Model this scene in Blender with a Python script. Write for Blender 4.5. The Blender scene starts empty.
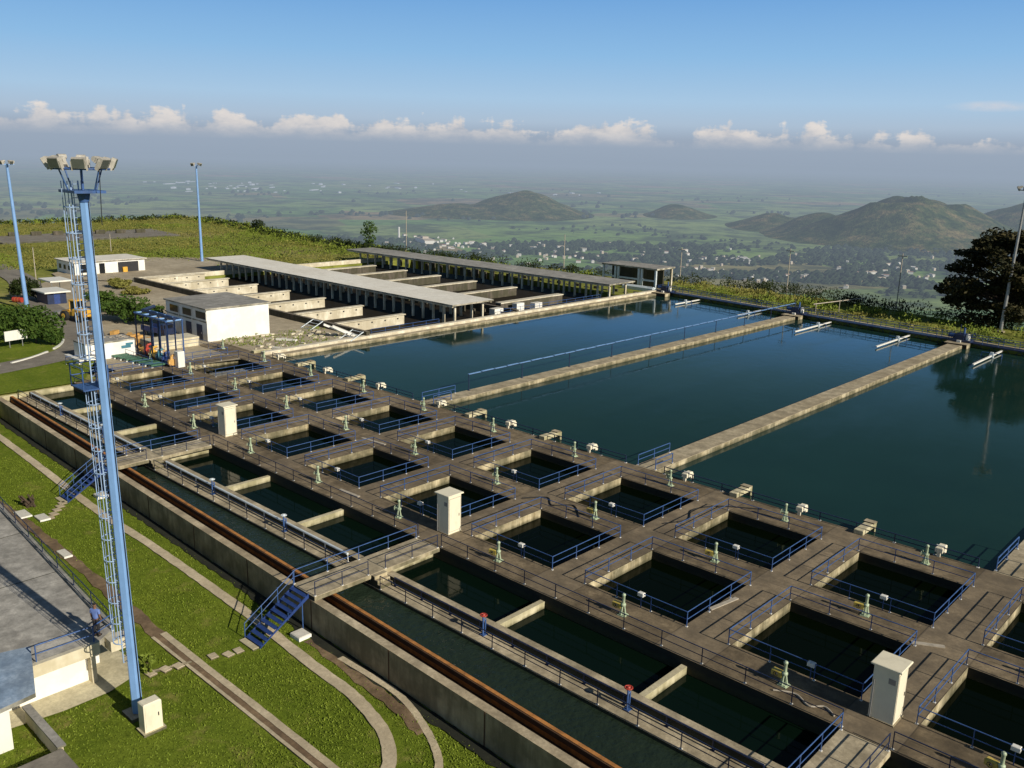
import bpy, math, random
from mathutils import Vector, Matrix, noise as mnoise
random.seed(7)
R = math.radians
scene = bpy.context.scene
COL = scene.collection
H = 27.0

# ------------------------------------------------------------------ camera
PT, RL, YW, F_PX = R(14.2095), R(1.3328), R(-42.8645), 897.13
Fv = Vector((math.sin(YW)*math.cos(PT), math.cos(YW)*math.cos(PT), -math.sin(PT)))
R0 = Vector((math.cos(YW), -math.sin(YW), 0)); U0 = R0.cross(Fv)
Rv = math.cos(RL)*R0 + math.sin(RL)*U0
Uv = -math.sin(RL)*R0 + math.cos(RL)*U0
cd = bpy.data.cameras.new('camera'); cam = bpy.data.objects.new('camera', cd); COL.objects.link(cam)
cam.matrix_world = Matrix(((Rv.x, Uv.x, -Fv.x, 0), (Rv.y, Uv.y, -Fv.y, 0), (Rv.z, Uv.z, -Fv.z, H), (0, 0, 0, 1)))
cd.sensor_width = 36; cd.lens = F_PX/1024*36; cd.clip_start = 0.5; cd.clip_end = 200000
scene.camera = cam
scene.view_settings.view_transform = 'Standard'; scene.view_settings.look = 'None'; scene.view_settings.exposure = 0

# ------------------------------------------------------------------ materials
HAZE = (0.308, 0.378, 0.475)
class N:
    def __init__(s, name):
        s.m = bpy.data.materials.new(name); s.m.use_nodes = True
        s.nt = s.m.node_tree; s.b = s.nt.nodes['Principled BSDF']; s.out = s.nt.nodes['Material Output']
    def n(s, t, **k):
        x = s.nt.nodes.new(t)
        for a, b in k.items(): setattr(x, a, b)
        return x
    def l(s, a, b): s.nt.links.new(a, b)
    def pos(s):
        g = getattr(s, '_g', None)
        if g is None: s._g = g = s.n('ShaderNodeNewGeometry')
        return g.outputs['Position']
    def nrm(s): s.pos(); return s._g.outputs['Normal']
    def noise(s, scale, detail=4, rough=.6, stretch=None, vec=None):
        x = s.n('ShaderNodeTexNoise'); x.inputs['Scale'].default_value = scale
        x.inputs['Detail'].default_value = detail; x.inputs['Roughness'].default_value = rough
        v = vec or s.pos()
        if stretch:
            mp = s.n('ShaderNodeMapping'); mp.inputs['Scale'].default_value = stretch; s.l(v, mp.inputs['Vector']); v = mp.outputs[0]
        s.l(v, x.inputs['Vector']); return x.outputs['Fac']
    def ramp(s, f, stops):
        x = s.n('ShaderNodeValToRGB'); e = x.color_ramp.elements
        e[0].position, e[1].position = stops[0][0], stops[-1][0]
        def c4(c): return tuple(c)+(1,) if not isinstance(c, (int, float)) else (c, c, c, 1)
        e[0].color, e[1].color = c4(stops[0][1]), c4(stops[-1][1])
        for p, c in stops[1:-1]:
            q = e.new(p); q.color = c4(c)
        s.l(f, x.inputs[0]); return x.outputs[0]
    def mix(s, f, a, b, mode='MIX'):
        x = s.n('ShaderNodeMix', data_type='RGBA', blend_type=mode)
        for i, v in ((0, f), (6, a), (7, b)):
            if isinstance(v, (int, float)): x.inputs[i].default_value = v
            elif isinstance(v, tuple): x.inputs[i].default_value = v+(1,)
            else: s.l(v, x.inputs[i])
        return x.outputs[2]
    def math(s, op, a, b=0.0, c=None):
        x = s.n('ShaderNodeMath', operation=op)
        for i, v in ((0, a), (1, b)) + (((2, c),) if c is not None else ()):
            if isinstance(v, (int, float)): x.inputs[i].default_value = v
            else: s.l(v, x.inputs[i])
        return x.outputs[0]
    def xyz(s, v):
        x = s.n('ShaderNodeSeparateXYZ'); s.l(v, x.inputs[0]); return x.outputs
    def bump(s, h, dist=.02, strength=.6):
        x = s.n('ShaderNodeBump'); x.inputs['Distance'].default_value = dist; x.inputs['Strength'].default_value = strength
        s.l(h, x.inputs['Height']); s.l(x.outputs[0], s.b.inputs['Normal'])
    def color(s, c): 
        if isinstance(c, tuple): s.b.inputs['Base Color'].default_value = c+(1,)
        else: s.l(c, s.b.inputs['Base Color'])
    def rough(s, r): s.b.inputs['Roughness'].default_value = r
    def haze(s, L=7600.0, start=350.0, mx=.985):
        # aerial haze painted in as emission, stronger with distance from the world origin
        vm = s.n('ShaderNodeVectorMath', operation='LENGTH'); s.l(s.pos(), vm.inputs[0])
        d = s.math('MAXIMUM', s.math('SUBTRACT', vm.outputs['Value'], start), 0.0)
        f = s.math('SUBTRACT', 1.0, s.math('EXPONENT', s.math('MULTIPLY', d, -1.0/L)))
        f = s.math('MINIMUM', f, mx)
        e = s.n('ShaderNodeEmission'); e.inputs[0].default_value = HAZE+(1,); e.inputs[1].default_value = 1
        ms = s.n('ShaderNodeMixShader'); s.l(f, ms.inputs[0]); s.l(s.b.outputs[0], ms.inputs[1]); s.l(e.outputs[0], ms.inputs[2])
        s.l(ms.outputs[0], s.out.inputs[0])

M = {}
def simple(key, c, rough=.6, var=.25, scale=3.0, metal=0.0, dirt=0.0):
    q = N(key); n1 = q.noise(scale, 5, .65)
    lo = tuple(x*(1-var) for x in c); hi = tuple(min(1, x*(1+var*.6)) for x in c)
    col = q.ramp(n1, [(.3, lo), (.7, hi)])
    if dirt:
        n2 = q.noise(scale*1.7, 6, .7, (1, 1, .25))
        col = q.mix(q.ramp(n2, [(.5, 0.0), (.72, dirt)]), col, (.09, .07, .05))
    q.color(col); q.rough(rough); q.b.inputs['Metallic'].default_value = metal
    M[key] = q.m; return q

def concrete(key, top1, top2, wall1, wall2, joints=False, moss=(.05, .05, .025), stain=.8, painted_shade=False, tide=False):
    q = N(key)
    big = q.noise(.11, 5, .62); med = q.noise(.75, 6, .7); fine = q.noise(5, 4, .7)
    t = q.ramp(big, [(.32, top1), (.68, top2)])
    t = q.mix(q.ramp(med, [(.38, .85*stain), (.60, 0.0)]), t, tuple(x*.38 for x in top1))
    t = q.mix(q.ramp(med, [(.58, 0.0), (.78, .55)]), t, tuple(min(1, x*1.35) for x in top2))
    t = q.mix(q.ramp(fine, [(.3, .45), (.6, 0.0)]), t, tuple(x*.5 for x in top1))
    if joints:
        X = q.xyz(q.pos())
        ux = q.math('FRACT', q.math('DIVIDE', q.math('ADD', X[0], 75.08+.05), 10.59))
        j1 = q.math('LESS_THAN', q.math('ABSOLUTE', q.math('SUBTRACT', ux, .7045)), .005)
        j1b = q.math('LESS_THAN', q.math('ABSOLUTE', q.math('SUBTRACT', ux, .002)), .005)
        uy = q.math('FRACT', q.math('DIVIDE', q.math('ADD', X[1], -43.04), 3.537))
        j2 = q.math('LESS_THAN', q.math('ABSOLUTE', q.math('SUBTRACT', uy, .5)), .009)
        j = q.math('MAXIMUM', q.math('MAXIMUM', j1, j1b), j2)
        j = q.math('MULTIPLY', j, q.ramp(q.noise(.5, 3), [(.3, .25), (.6, .8)]))
        t = q.mix(j, t, (.045, .033, .022))
        # slabs of the cross strips are a little paler than the walks
        strip = q.math('GREATER_THAN', ux, .7045)
        t = q.mix(q.math('MULTIPLY', strip, .16), t, (.36, .29, .21))
    st = q.noise(1.5, 5, .7, (1.0, 1.0, .13)); st2 = q.noise(.5, 4, .6)
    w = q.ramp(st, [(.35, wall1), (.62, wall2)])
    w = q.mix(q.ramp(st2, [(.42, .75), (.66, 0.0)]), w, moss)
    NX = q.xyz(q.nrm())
    if painted_shade: w = q.mix(q.math('LESS_THAN', NX[1], -.5), w, (.022, .020, .013))  # shade painted into the colour: walls facing -y go near black
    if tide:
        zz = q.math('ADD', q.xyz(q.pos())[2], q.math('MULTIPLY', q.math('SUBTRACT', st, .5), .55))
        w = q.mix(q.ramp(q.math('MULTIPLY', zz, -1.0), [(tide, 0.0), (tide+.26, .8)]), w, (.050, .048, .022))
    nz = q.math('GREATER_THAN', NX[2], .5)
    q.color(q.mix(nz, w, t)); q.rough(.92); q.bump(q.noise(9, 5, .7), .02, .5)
    M[key] = q.m; return q

concrete('deck_concrete', (.108, .078, .043), (.315, .240, .148), (.34, .27, .15), (.68, .58, .38), True, painted_shade=True, tide=.38)
concrete('pale_concrete', (.38, .31, .20), (.60, .51, .36), (.36, .29, .17), (.62, .53, .36), painted_shade=True, tide=.30)
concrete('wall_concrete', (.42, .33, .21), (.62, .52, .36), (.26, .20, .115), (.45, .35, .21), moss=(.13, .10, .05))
concrete('cream_concrete', (.52, .45, .29), (.68, .61, .42), (.50, .44, .27), (.70, .63, .44), moss=(.22, .20, .10), stain=.4, tide=.72)
concrete('baffle_concrete', (.56, .50, .39), (.74, .68, .55), (.62, .56, .43), (.84, .78, .64), moss=(.42, .36, .25), stain=.3)
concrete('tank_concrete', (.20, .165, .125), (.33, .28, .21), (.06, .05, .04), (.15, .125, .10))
concrete('roof_grey', (.27, .26, .24), (.42, .40, .37), (.45, .41, .33), (.62, .57, .46), stain=.6)
concrete('roof_light', (.78, .73, .64), (.90, .87, .80), (.40, .36, .29), (.58, .52, .42), stain=.2)
concrete('roof_pale', (.34, .32, .29), (.56, .53, .48), (.45, .41, .33), (.62, .57, .46), stain=.75)
concrete('white_wall', (.66, .63, .56), (.76, .73, .66), (.82, .81, .77), (.88, .87, .84), moss=(.74, .71, .64), stain=.2)
concrete('cream_wall', (.58, .52, .40), (.68, .62, .48), (.66, .58, .42), (.78, .71, .55), moss=(.5, .43, .28), stain=.4)
concrete('path_concrete', (.50, .41, .27), (.72, .61, .44), (.2, .15, .1), (.3, .24, .17), stain=.45)
concrete('soil', (.17, .105, .055), (.33, .235, .14), (.15, .1, .06), (.25, .18, .1))
concrete('dark_strip', (.010, .012, .006), (.026, .028, .013), (.1, .1, .1), (.1, .1, .1))
concrete('asphalt', (.20, .175, .145), (.30, .27, .225), (.1, .09, .08), (.15, .14, .12), stain=.4)
concrete('yard_dirt', (.36, .295, .20), (.56, .48, .35), (.2, .16, .1), (.3, .25, .2), stain=.4)
concrete('blue_roof_paint', (.20, .31, .48), (.50, .57, .64), (.3, .28, .25), (.5, .48, .42), stain=.7)
simple('blue_paint', (.042, .105, .29), .45, .3, 2.5, dirt=.35)
simple('dark_blue_paint', (.014, .026, .075), .45, .3, 2.5, dirt=.3)
simple('stair_blue', (.022, .055, .21), .45, .3, 4, dirt=.3)
simple('mast_blue', (.20, .36, .66), .4, .14, .8, dirt=.18)
simple('cage_blue', (.33, .45, .66), .45, .15, 2)
simple('mast_pale', (.62, .68, .72), .45, .15, 2)
simple('white_paint', (.78, .76, .70), .5, .08, 2, dirt=.2)
simple('cabinet_paint', (.80, .73, .56), .55, .06, 1.2, dirt=.16)
simple('valve_green', (.42, .50, .34), .5, .2, 4, dirt=.3)
simple('valve_yellow', (.62, .47, .10), .5, .2, 4, dirt=.3)
simple('rust', (.46, .19, .045), .85, .45, 1.6, dirt=.45)
simple('gutter_brown', (.085, .040, .018), .85, .4, 1.6)
simple('red_paint', (.42, .05, .03), .45, .2, 3)
simple('yellow_paint', (.72, .40, .05), .45, .2, 2, dirt=.3)
simple('green_plank', (.05, .14, .085), .6, .3, 3)
simple('teal_paint', (.06, .20, .27), .5, .3, 3)
simple('orange_debris', (.60, .34, .10), .8, .3, 3)
simple('dark_metal', (.022, .022, .026), .5, .3, 3)
simple('grey_metal', (.30, .30, .30), .45, .2, 3, metal=.4)
simple('rubber', (.018, .018, .018), .8, .2, 3)
simple('dark_glass', (.012, .014, .018), .15, .2, 1)
simple('flood_body', (.46, .43, .38), .5, .3, 2, dirt=.5)
simple('lamp_glass', (.09, .10, .09), .15, .2, 3)
simple('skin', (.20, .10, .06), .6, .1, 3)
simple('shirt', (.13, .20, .48), .8, .12, 8)
simple('trousers', (.015, .015, .022), .85, .1, 8)
simple('hair', (.010, .009, .008), .7, .1, 8)
simple('bark', (.075, .05, .032), .9, .4, 3)
simple('wood_pole', (.42, .37, .30), .85, .3, 3)

def leafm(key, a, b, scale=.6, hz=False, spec=.2):
    q = N(key); n1 = q.noise(scale, 3, .7); n2 = q.noise(scale*7, 2)
    c = q.ramp(n1, [(.3, a), (.7, b)]); c = q.mix(q.ramp(n2, [(.35, .55), (.65, 0.0)]), c, tuple(x*.45 for x in a))
    q.color(c); q.rough(.7); q.b.inputs['Specular IOR Level'].default_value = spec
    if hz: q.haze()
    M[key] = q.m
leafm('leaf_dark', (.014, .021, .007), (.085, .066, .022), .30)
leafm('leaf_green', (.036, .078, .012), (.105, .165, .028), .8)
leafm('leaf_lime', (.13, .185, .02), (.26, .31, .05), .25)
leafm('leaf_hedge', (.012, .024, .006), (.045, .062, .014), .3)
leafm('leaf_dry', (.17, .18, .035), (.32, .28, .08), .22)
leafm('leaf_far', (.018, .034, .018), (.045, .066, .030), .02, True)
leafm('grass_blade', (.14, .195, .016), (.23, .285, .032), .35)

def grassm(key, a, b, dry):
    q = N(key)
    n1 = q.noise(.28, 6, .65); n2 = q.noise(2.6, 6, .75); n3 = q.noise(14, 3, .7)
    c = q.ramp(n1, [(.3, a), (.7, b)])
    c = q.mix(q.ramp(n2, [(.3, .7), (.55, 0.0)]), c, tuple(x*.5 for x in a))
    c = q.mix(q.ramp(n3, [(.35, .5), (.6, 0.0)]), c, tuple(x*.45 for x in a))
    c = q.mix(q.ramp(q.noise(.6, 4, .6), [(.58, 0.0), (.78, .6)]), c, dry)
    q.color(c); q.rough(.95); q.b.inputs['Specular IOR Level'].default_value = .1
    q.bump(n3, .06, .8); M[key] = q.m
grassm('lawn', (.120, .175, .014), (.21, .26, .028), (.36, .29, .10))

def water(key, deep, rough=.04, bumpd=.012, scale=1.2, spec=.5):
    q = N(key); n = q.noise(.05, 3)
    wc = q.ramp(n, [(.3, deep), (.7, tuple(x*1.3 for x in deep))])
    if key == 'pool_water': wc = q.mix(q.ramp(q.noise(.035, 6, .68, (1.0, .45, 1)), [(.48, 0.0), (.74, .8)]), wc, (.016, .042, .031))
    q.color(wc); q.rough(rough)
    if key == 'pool_water': q.l(q.ramp(q.noise(.07, 5, .7, (1.6, .5, 1)), [(.4, .03), (.7, .16)]), q.b.inputs['Roughness'])
    q.b.inputs['IOR'].default_value = 1.33; q.b.inputs['Specular IOR Level'].default_value = spec
    q.bump(q.noise(scale, 3, .55), bumpd, 1.0); M[key] = q.m
water('pool_water', (.0080, .0275, .0235), .05, .006, .8, .40)
water('basin_water', (.0012, .0030, .0009), .06, .004, 1.0, .10)
water('tank_water', (.0020, .0066, .0038), .06, .006, 1.0, .18)
water('channel_water', (.016, .026, .017), .14, .14, 1.5, .5)
water('sludge', (.020, .017, .013), .6, .01, 1.0, .1)

# terrain: near meadow, valley fields with haze
q = N('terrain')
P = q.pos()
n1 = q.noise(.03, 6, .7); n2 = q.noise(.35, 5, .7); n3 = q.noise(.006, 5, .6)
near = q.ramp(n1, [(.30, (.165, .20, .032)), (.52, (.255, .265, .058)), (.72, (.36, .28, .13))])
near = q.mix(q.ramp(n2, [(.32, .8), (.56, 0.0)]), near, (.075, .090, .018))
mp = q.n('ShaderNodeMapping'); mp.inputs['Scale'].default_value = (1, 1.0, 0); mp.inputs['Rotation'].default_value = (0, 0, .5); q.l(P, mp.inputs[0])
vo = q.n('ShaderNodeTexVoronoi', feature='F1', distance='CHEBYCHEV'); vo.inputs['Scale'].default_value = .0017; vo.inputs['Randomness'].default_value = .8
q.l(mp.outputs[0], vo.inputs['Vector'])
vs = q.xyz(vo.outputs['Color'])
far = q.ramp(vs[0], [(0.0, (.10, .195, .045)), (.35, (.165, .285, .07)), (.6, (.26, .33, .10)), (.78, (.19, .275, .09)), (.9, (.34, .22, .12)), (1.0, (.11, .19, .06))])
far = q.mix(q.ramp(n3, [(.40, .75), (.56, 0.0)]), far, (.022, .040, .020))
far = q.mix(q.ramp(q.noise(.018, 4, .7), [(.36, .55), (.5, 0.0)]), far, (.020, .034, .018))
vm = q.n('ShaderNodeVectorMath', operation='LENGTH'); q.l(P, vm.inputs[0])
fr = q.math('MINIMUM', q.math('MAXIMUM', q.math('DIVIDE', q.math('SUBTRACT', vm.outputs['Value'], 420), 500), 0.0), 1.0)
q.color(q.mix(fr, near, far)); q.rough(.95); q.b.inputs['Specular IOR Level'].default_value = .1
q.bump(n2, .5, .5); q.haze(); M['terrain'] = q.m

q = N('hill')
c = q.ramp(q.noise(.012, 6, .7), [(.36, (.022, .048, .018)), (.50, (.075, .098, .036)), (.64, (.20, .165, .080))])
c = q.mix(q.ramp(q.noise(.05, 4, .7), [(.35, .7), (.55, 0.0)]), c, (.016, .026, .012))
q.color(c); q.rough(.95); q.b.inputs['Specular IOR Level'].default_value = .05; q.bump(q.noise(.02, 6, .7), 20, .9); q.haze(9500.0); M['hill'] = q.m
for key, c in (('city_white', (.75, .72, .70)), ('far_white', (.66, .64, .60)), ('far_tan', (.50, .42, .33)), ('far_roof', (.35, .22, .17))):
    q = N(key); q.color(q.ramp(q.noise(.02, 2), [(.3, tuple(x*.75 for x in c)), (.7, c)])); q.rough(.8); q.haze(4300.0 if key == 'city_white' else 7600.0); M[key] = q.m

# ------------------------------------------------------------------ mesh builder
class MB:
    def __init__(s): s.v = []; s.f = []; s.mi = []; s.k = 0; s.sm = []
    def mat(s, k): s.k = k; return s
    def add(s, vs, fs, smooth=False):
        o = len(s.v); s.v += [tuple(x) for x in vs]
        for f in fs: s.f.append(tuple(i+o for i in f)); s.mi.append(s.k); s.sm.append(smooth)
        return s
    def box(s, x0, x1, y0, y1, z0, z1, rz=0, c=None, bev=0.0):
        if bev:
            b = bev; vs = []; 
            for (za, d) in ((z0, 0), (z1-b, 0), (z1, b)):
                vs += [(x0+d, y0+d, za), (x1-d, y0+d, za), (x1-d, y1-d, za), (x0+d, y1-d, za)]
            fs = [(3, 2, 1, 0), (8, 9, 10, 11)]
            for r in (0, 4):
                for i in range(4): fs.append((r+i, r+(i+1) % 4, r+4+(i+1) % 4, r+4+i))
        else:
            vs = [(x0, y0, z0), (x1, y0, z0), (x1, y1, z0), (x0, y1, z0), (x0, y0, z1), (x1, y0, z1), (x1, y1, z1), (x0, y1, z1)]
            fs = [(3, 2, 1, 0), (4, 5, 6, 7), (0, 1, 5, 4), (1, 2, 6, 5), (2, 3, 7, 6), (3, 0, 4, 7)]
        if rz:
            cx, cy = c if c else ((x0+x1)/2, (y0+y1)/2); ca, sa = math.cos(rz), math.sin(rz)
            vs = [(cx+(x-cx)*ca-(y-cy)*sa, cy+(x-cx)*sa+(y-cy)*ca, z) for x, y, z in vs]
        return s.add(vs, fs)
    def prism(s, poly, z0, z1):      # poly counter-clockwise (x,y)
        n = len(poly); vs = [(x, y, z0) for x, y in poly]+[(x, y, z1) for x, y in poly]
        fs = [tuple(range(n-1, -1, -1)), tuple(range(n, 2*n))]+[(i, (i+1) % n, n+(i+1) % n, n+i) for i in range(n)]
        return s.add(vs, fs)
    def tube(s, a, b, r, r2=None, n=6, caps=True, smooth=True):
        a, b = Vector(a), Vector(b); r2 = r if r2 is None else r2
        d = (b-a).normalized(); u = d.orthogonal().normalized(); w = d.cross(u)
        vs = []
        for p, q in ((a, r), (b, r2)):
            for i in range(n):
                t = 2*math.pi*i/n; vs.append(p+u*math.cos(t)*q+w*math.sin(t)*q)
        fs = [(i, (i+1) % n, n+(i+1) % n, n+i) for i in range(n)]
        s.add(vs, fs, smooth)
        if caps: s.add(vs, [tuple(range(n-1, -1, -1)), tuple(range(n, 2*n))])
        return s
    def path(s, pts, r, n=6):
        for a, b in zip(pts, pts[1:]): s.tube(a, b, r, n=n)
        return s
    def ring(s, c, rad, r, n=14, a0=0, a1=2*math.pi, axis='z', m=5):
        pts = []
        for i in range(n+1):
            t = a0+(a1-a0)*i/n; p = (math.cos(t)*rad, math.sin(t)*rad)
            pts.append(Vector(c)+(Vector((p[0], p[1], 0)) if axis == 'z' else Vector((p[0], 0, p[1])) if axis == 'y' else Vector((0, p[0], p[1]))))
        return s.path(pts, r, m)
    def lathe(s, c, prof, n=12, smooth=True):
        vs = []; cx, cy, cz = c
        for (r, z) in prof:
            for i in range(n): t = 2*math.pi*i/n; vs.append((cx+r*math.cos(t), cy+r*math.sin(t), cz+z))
        fs = []
        for k in range(len(prof)-1):
            for i in range(n): fs.append((k*n+i, k*n+(i+1) % n, (k+1)*n+(i+1) % n, (k+1)*n+i))
        s.add(vs, fs, smooth); s.add(vs[:n], [tuple(range(n-1, -1, -1))]); s.add(vs[-n:], [tuple(range(n))]); return s
    def quad(s, a, b, c, d): return s.add([a, b, c, d], [(0, 1, 2, 3)])
    def mesh(s, name, mats):
        me = bpy.data.meshes.new(name); me.from_pydata(s.v, [], s.f)
        for m in (mats if isinstance(mats, (list, tuple)) else [mats]): me.materials.append(M[m])
        me.polygons.foreach_set('material_index', s.mi); me.polygons.foreach_set('use_smooth', s.sm); me.update(); return me
    def build(s, name, mats, parent=None, loc=None):
        return link(name, s.mesh(name, mats), parent, loc)
def link(name, me, parent=None, loc=None, rz=0):
    o = bpy.data.objects.new(name, me); COL.objects.link(o)
    if parent: o.parent = parent
    if loc: o.location = loc
    if rz: o.rotation_euler.z = rz
    return o
def tag(o, label=None, cat=None, group=None, kind=None):
    if label: o['label'] = label
    if cat: o['category'] = cat
    if group: o['group'] = group
    if kind: o['kind'] = kind
    return o
def empty(name, loc, label, cat, group=None, rz=0):
    o = bpy.data.objects.new(name, None); COL.objects.link(o); o.location = loc; o.rotation_euler.z = rz; o.empty_display_size = .2
    return tag(o, label, cat, group)
def copy_tree(o, parent=None):
    c = o.copy(); COL.objects.link(c)
    if parent: c.parent = parent
    for ch in [x for x in KIDS.get(o.name, [])]:
        d = copy_tree(ch, c)
    return c
KIDS = {}
def struct(o): o['kind'] = 'structure'; return o
def kids(root):
    for o in COL.objects:
        if o.parent: KIDS.setdefault(o.parent.name, [])
    KIDS.clear()
    for o in COL.objects:
        if o.parent: KIDS.setdefault(o.parent.name, []).append(o)
ORD = ['first', 'second', 'third', 'fourth', 'fifth', 'sixth', 'seventh', 'eighth', 'ninth', 'tenth', 'eleventh', 'twelfth', 'thirteenth']
def lerp(a, b, t): return a+(b-a)*t
def sstep(a, b, x):
    t = max(0, min(1, (x-a)/(b-a))); return t*t*(3-2*t)
def wy(x): return 28.2-.034*(x+13)        # outer face of the channel wall

# ------------------------------------------------------------------ terrain
ZL = -2.4
def skew(x, y): return -.132*(x+106.7)*sstep(120, 158, y)
def coords(lo, hi, step, far_lo, far_hi, snaps):
    c = []; x = lo
    while x <= hi: c.append(x); x += step
    g = step; x = lo
    while x > far_lo: g *= 1.17; x -= g; c.append(x)
    g = step; x = hi
    while x < far_hi: g *= 1.17; x += g; c.append(x)
    for s in snaps:
        c = [k for k in c if abs(k-s) > .8]; c += [s-.02, s+.02]
    return sorted(c)
FOOT = [(-108, 400, -300, 64.0), (-117.8, -107, 43, 62), (-105.7, 400, 60, 160.3), (-183.5, -106.2, 82.6, 148.5)]
xs = coords(-430, 90, 5, -75000, 60000, [-108, -117.8, -107, -105.7, -183.5, -106.2])
ys = coords(-90, 270, 5, -9000, 90000, [64.0, 43, 62, 160.3, 82.6, 148.5])
EDGE = [(-400, 182), (-352, 182), (-302, 177), (-244, 166), (-205, 163), (-150, 169), (-106, 181)]
def edge_y(x):
    if x >= -106: return 182-.132*(min(x, 120)+106.7)
    for (a, p), (b, q_) in zip(EDGE, EDGE[1:]):
        if a <= x <= b: return p+(q_-p)*(x-a)/(b-a)
    return 182
def ground(x, v):
    for a, b, c, d in FOOT:
        if a < x < b and c < v < d: return -6.0
    y = v+skew(max(-260, min(60, x)), min(v, 300))
    d = max(y-edge_y(x)-4*mnoise.noise(Vector((x*.02, 3, 0))), (-352-x)+8*mnoise.noise(Vector((y*.02, 9, 0))))
    z = -.06+ (.25*mnoise.noise(Vector((x*.05, y*.05, 0)))-.1 if (x < -190 or y > 178) else 0.0)
    if d > 0: z -= 250*(1-math.exp(-(d/420.0)**1.15))
    if d > 300: z += 5*mnoise.noise(Vector((x*.002, y*.002, 5)))
    return max(z, -256)
mb = MB(); vs = []
for yv in ys:
    for xv in xs: vs.append((xv, yv+skew(max(-260, min(60, xv)), yv) if yv < 300 else yv+skew(max(-260, min(60, xv)), 300), ground(xv, yv)))
nx = len(xs); fs = [(j*nx+i, j*nx+i+1, (j+1)*nx+i+1, (j+1)*nx+i) for j in range(len(ys)-1) for i in range(nx-1)]
mb.add(vs, fs); struct(mb.build('terrain', 'terrain'))

# lawn below the channel wall
mb = MB(); vs = []; lx = [-125+i*1.0 for i in range(160)]; ny = 60
for j in range(ny+1):
    for x in lx:
        y = lerp(-60, wy(x)+.25, (j/ny)**.6)
        z = ZL+(-.10-ZL)*sstep(-106, -111, x) + .05*mnoise.noise(Vector((x*.3, y*.3, 1)))
        vs.append((x, y, z))
nx = len(lx); mb.add(vs, [(j*nx+i, j*nx+i+1, (j+1)*nx+i+1, (j+1)*nx+i) for j in range(ny) for i in range(nx-1)], True)
struct(mb.build('lawn', 'lawn'))
def sheet(name, poly, z, mat):
    mb = MB(); mb.add([(x, y, z) for x, y in poly], [tuple(range(len(poly)))])
    return struct(mb.build(name, mat))
sheet('lawn', [(-119.5, 31), (-107.5, 31), (-107.5, 41), (-118, 46.8), (-120.2, 44), (-118.5, 38)], .0, 'lawn')
sheet('lawn', [(-122.5, 24), (-122, 36.5), (-125.3, 42.5), (-131.1, 47.8), (-138.6, 50.4), (-151, 52.5), (-170, 54), (-185, 40), (-170, 10)], .0, 'lawn')
def strip(name, pts, w, z, mat, th=.0):
    L = []; Rr = []
    for i, p in enumerate(pts):
        a = Vector(pts[max(0, i-1)]); b = Vector(pts[min(len(pts)-1, i+1)]); t = (b-a).normalized(); n = Vector((-t.y, t.x))
        L.append(Vector(p)+n*w/2); Rr.append(Vector(p)-n*w/2)
    if name in ('path', 'soil_strip', 'drain', 'dark_strip'):
        P2 = [Vector(pts[0])]
        for p in pts[1:]:
            a = P2[-1]; b = Vector(p); k = max(1, int((b-a).length/.55))
            P2 += [a.lerp(b, (j+1)/k) for j in range(k)]
        amp = .30 if name in ('soil_strip', 'dark_strip') else .07
        L = []; Rr = []; pts = P2
        for i, p in enumerate(pts):
            a = pts[max(0, i-1)]; b = pts[min(len(pts)-1, i+1)]; t = (b-a).normalized(); n = Vector((-t.y, t.x))
            L.append(p+n*w/2*(1+random.uniform(-amp, amp))); Rr.append(p-n*w/2*(1+random.uniform(-amp, amp)))
    mb = MB()
    for i in range(len(pts)-1):
        q = [Rr[i], Rr[i+1], L[i+1], L[i]]
        if th: mb.prism([(k.x, k.y) for k in q], z-th, z)
        else: mb.add([(k.x, k.y, z) for k in q], [(0, 1, 2, 3)])
    return struct(mb.build(name, mat))
def smooth(pts, n=6):
    out = []
    for i in range(len(pts)-1):
        p0, p1, p2, p3 = [Vector(pts[max(0, min(len(pts)-1, i+k))]) for k in (-1, 0, 1, 2)]
        for j in range(n):
            t = j/n; out.append(tuple(.5*((2*p1)+(p2-p0)*t+(2*p0-5*p1+4*p2-p3)*t*t+(-p0+3*p1-3*p2+p3)*t**3)))
    return out+[tuple(pts[-1])]
strip('road', smooth([(-112, 8), (-118.6, 28), (-121.6, 40), (-125, 47), (-133, 51.5), (-146, 54.8), (-162, 56.5), (-180, 60), (-200, 66), (-230, 70)]), 5.6, .03, 'asphalt')
sheet('yard', [(-122, 46), (-107.8, 46), (-105.6, 64.4), (-105.6, 82.4), (-186, 82.4), (-200, 74), (-188, 62), (-165, 57), (-140, 53)], -.005, 'yard_dirt')
sheet('yard', [(-184.8, 81), (-184.7, 116), (-196, 121), (-214, 116), (-226, 100), (-218, 88), (-206, 74), (-196, 72)], .19, 'yard_dirt')
# curb of the island
cp = smooth([(-122.0, 30), (-122, 36.5), (-125.3, 42.5), (-131.1, 47.6), (-138.6, 50.2)], 4)
mb = MB()
for i, (a, b) in enumerate(zip(cp, cp[1:])):
    if i % 5 == 4: continue
    A, B = Vector(a), Vector(b); t = (B-A).normalized(); n = Vector((-t.y, t.x))*.14
    mb.prism([tuple(A-n), tuple(B-n), tuple(B+n), tuple(A+n)], -.05, .16)
tag(mb.build('kerb', 'white_paint'), 'white painted kerb stones along the grass island by the road', 'kerb')
mb = MB().box(-122.9, -118.0, 44.7, 45.3, 0, .18)
tag(mb.build('kerb', 'white_paint'), 'short white kerb at the road end beside the mast', 'kerb')
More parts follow.
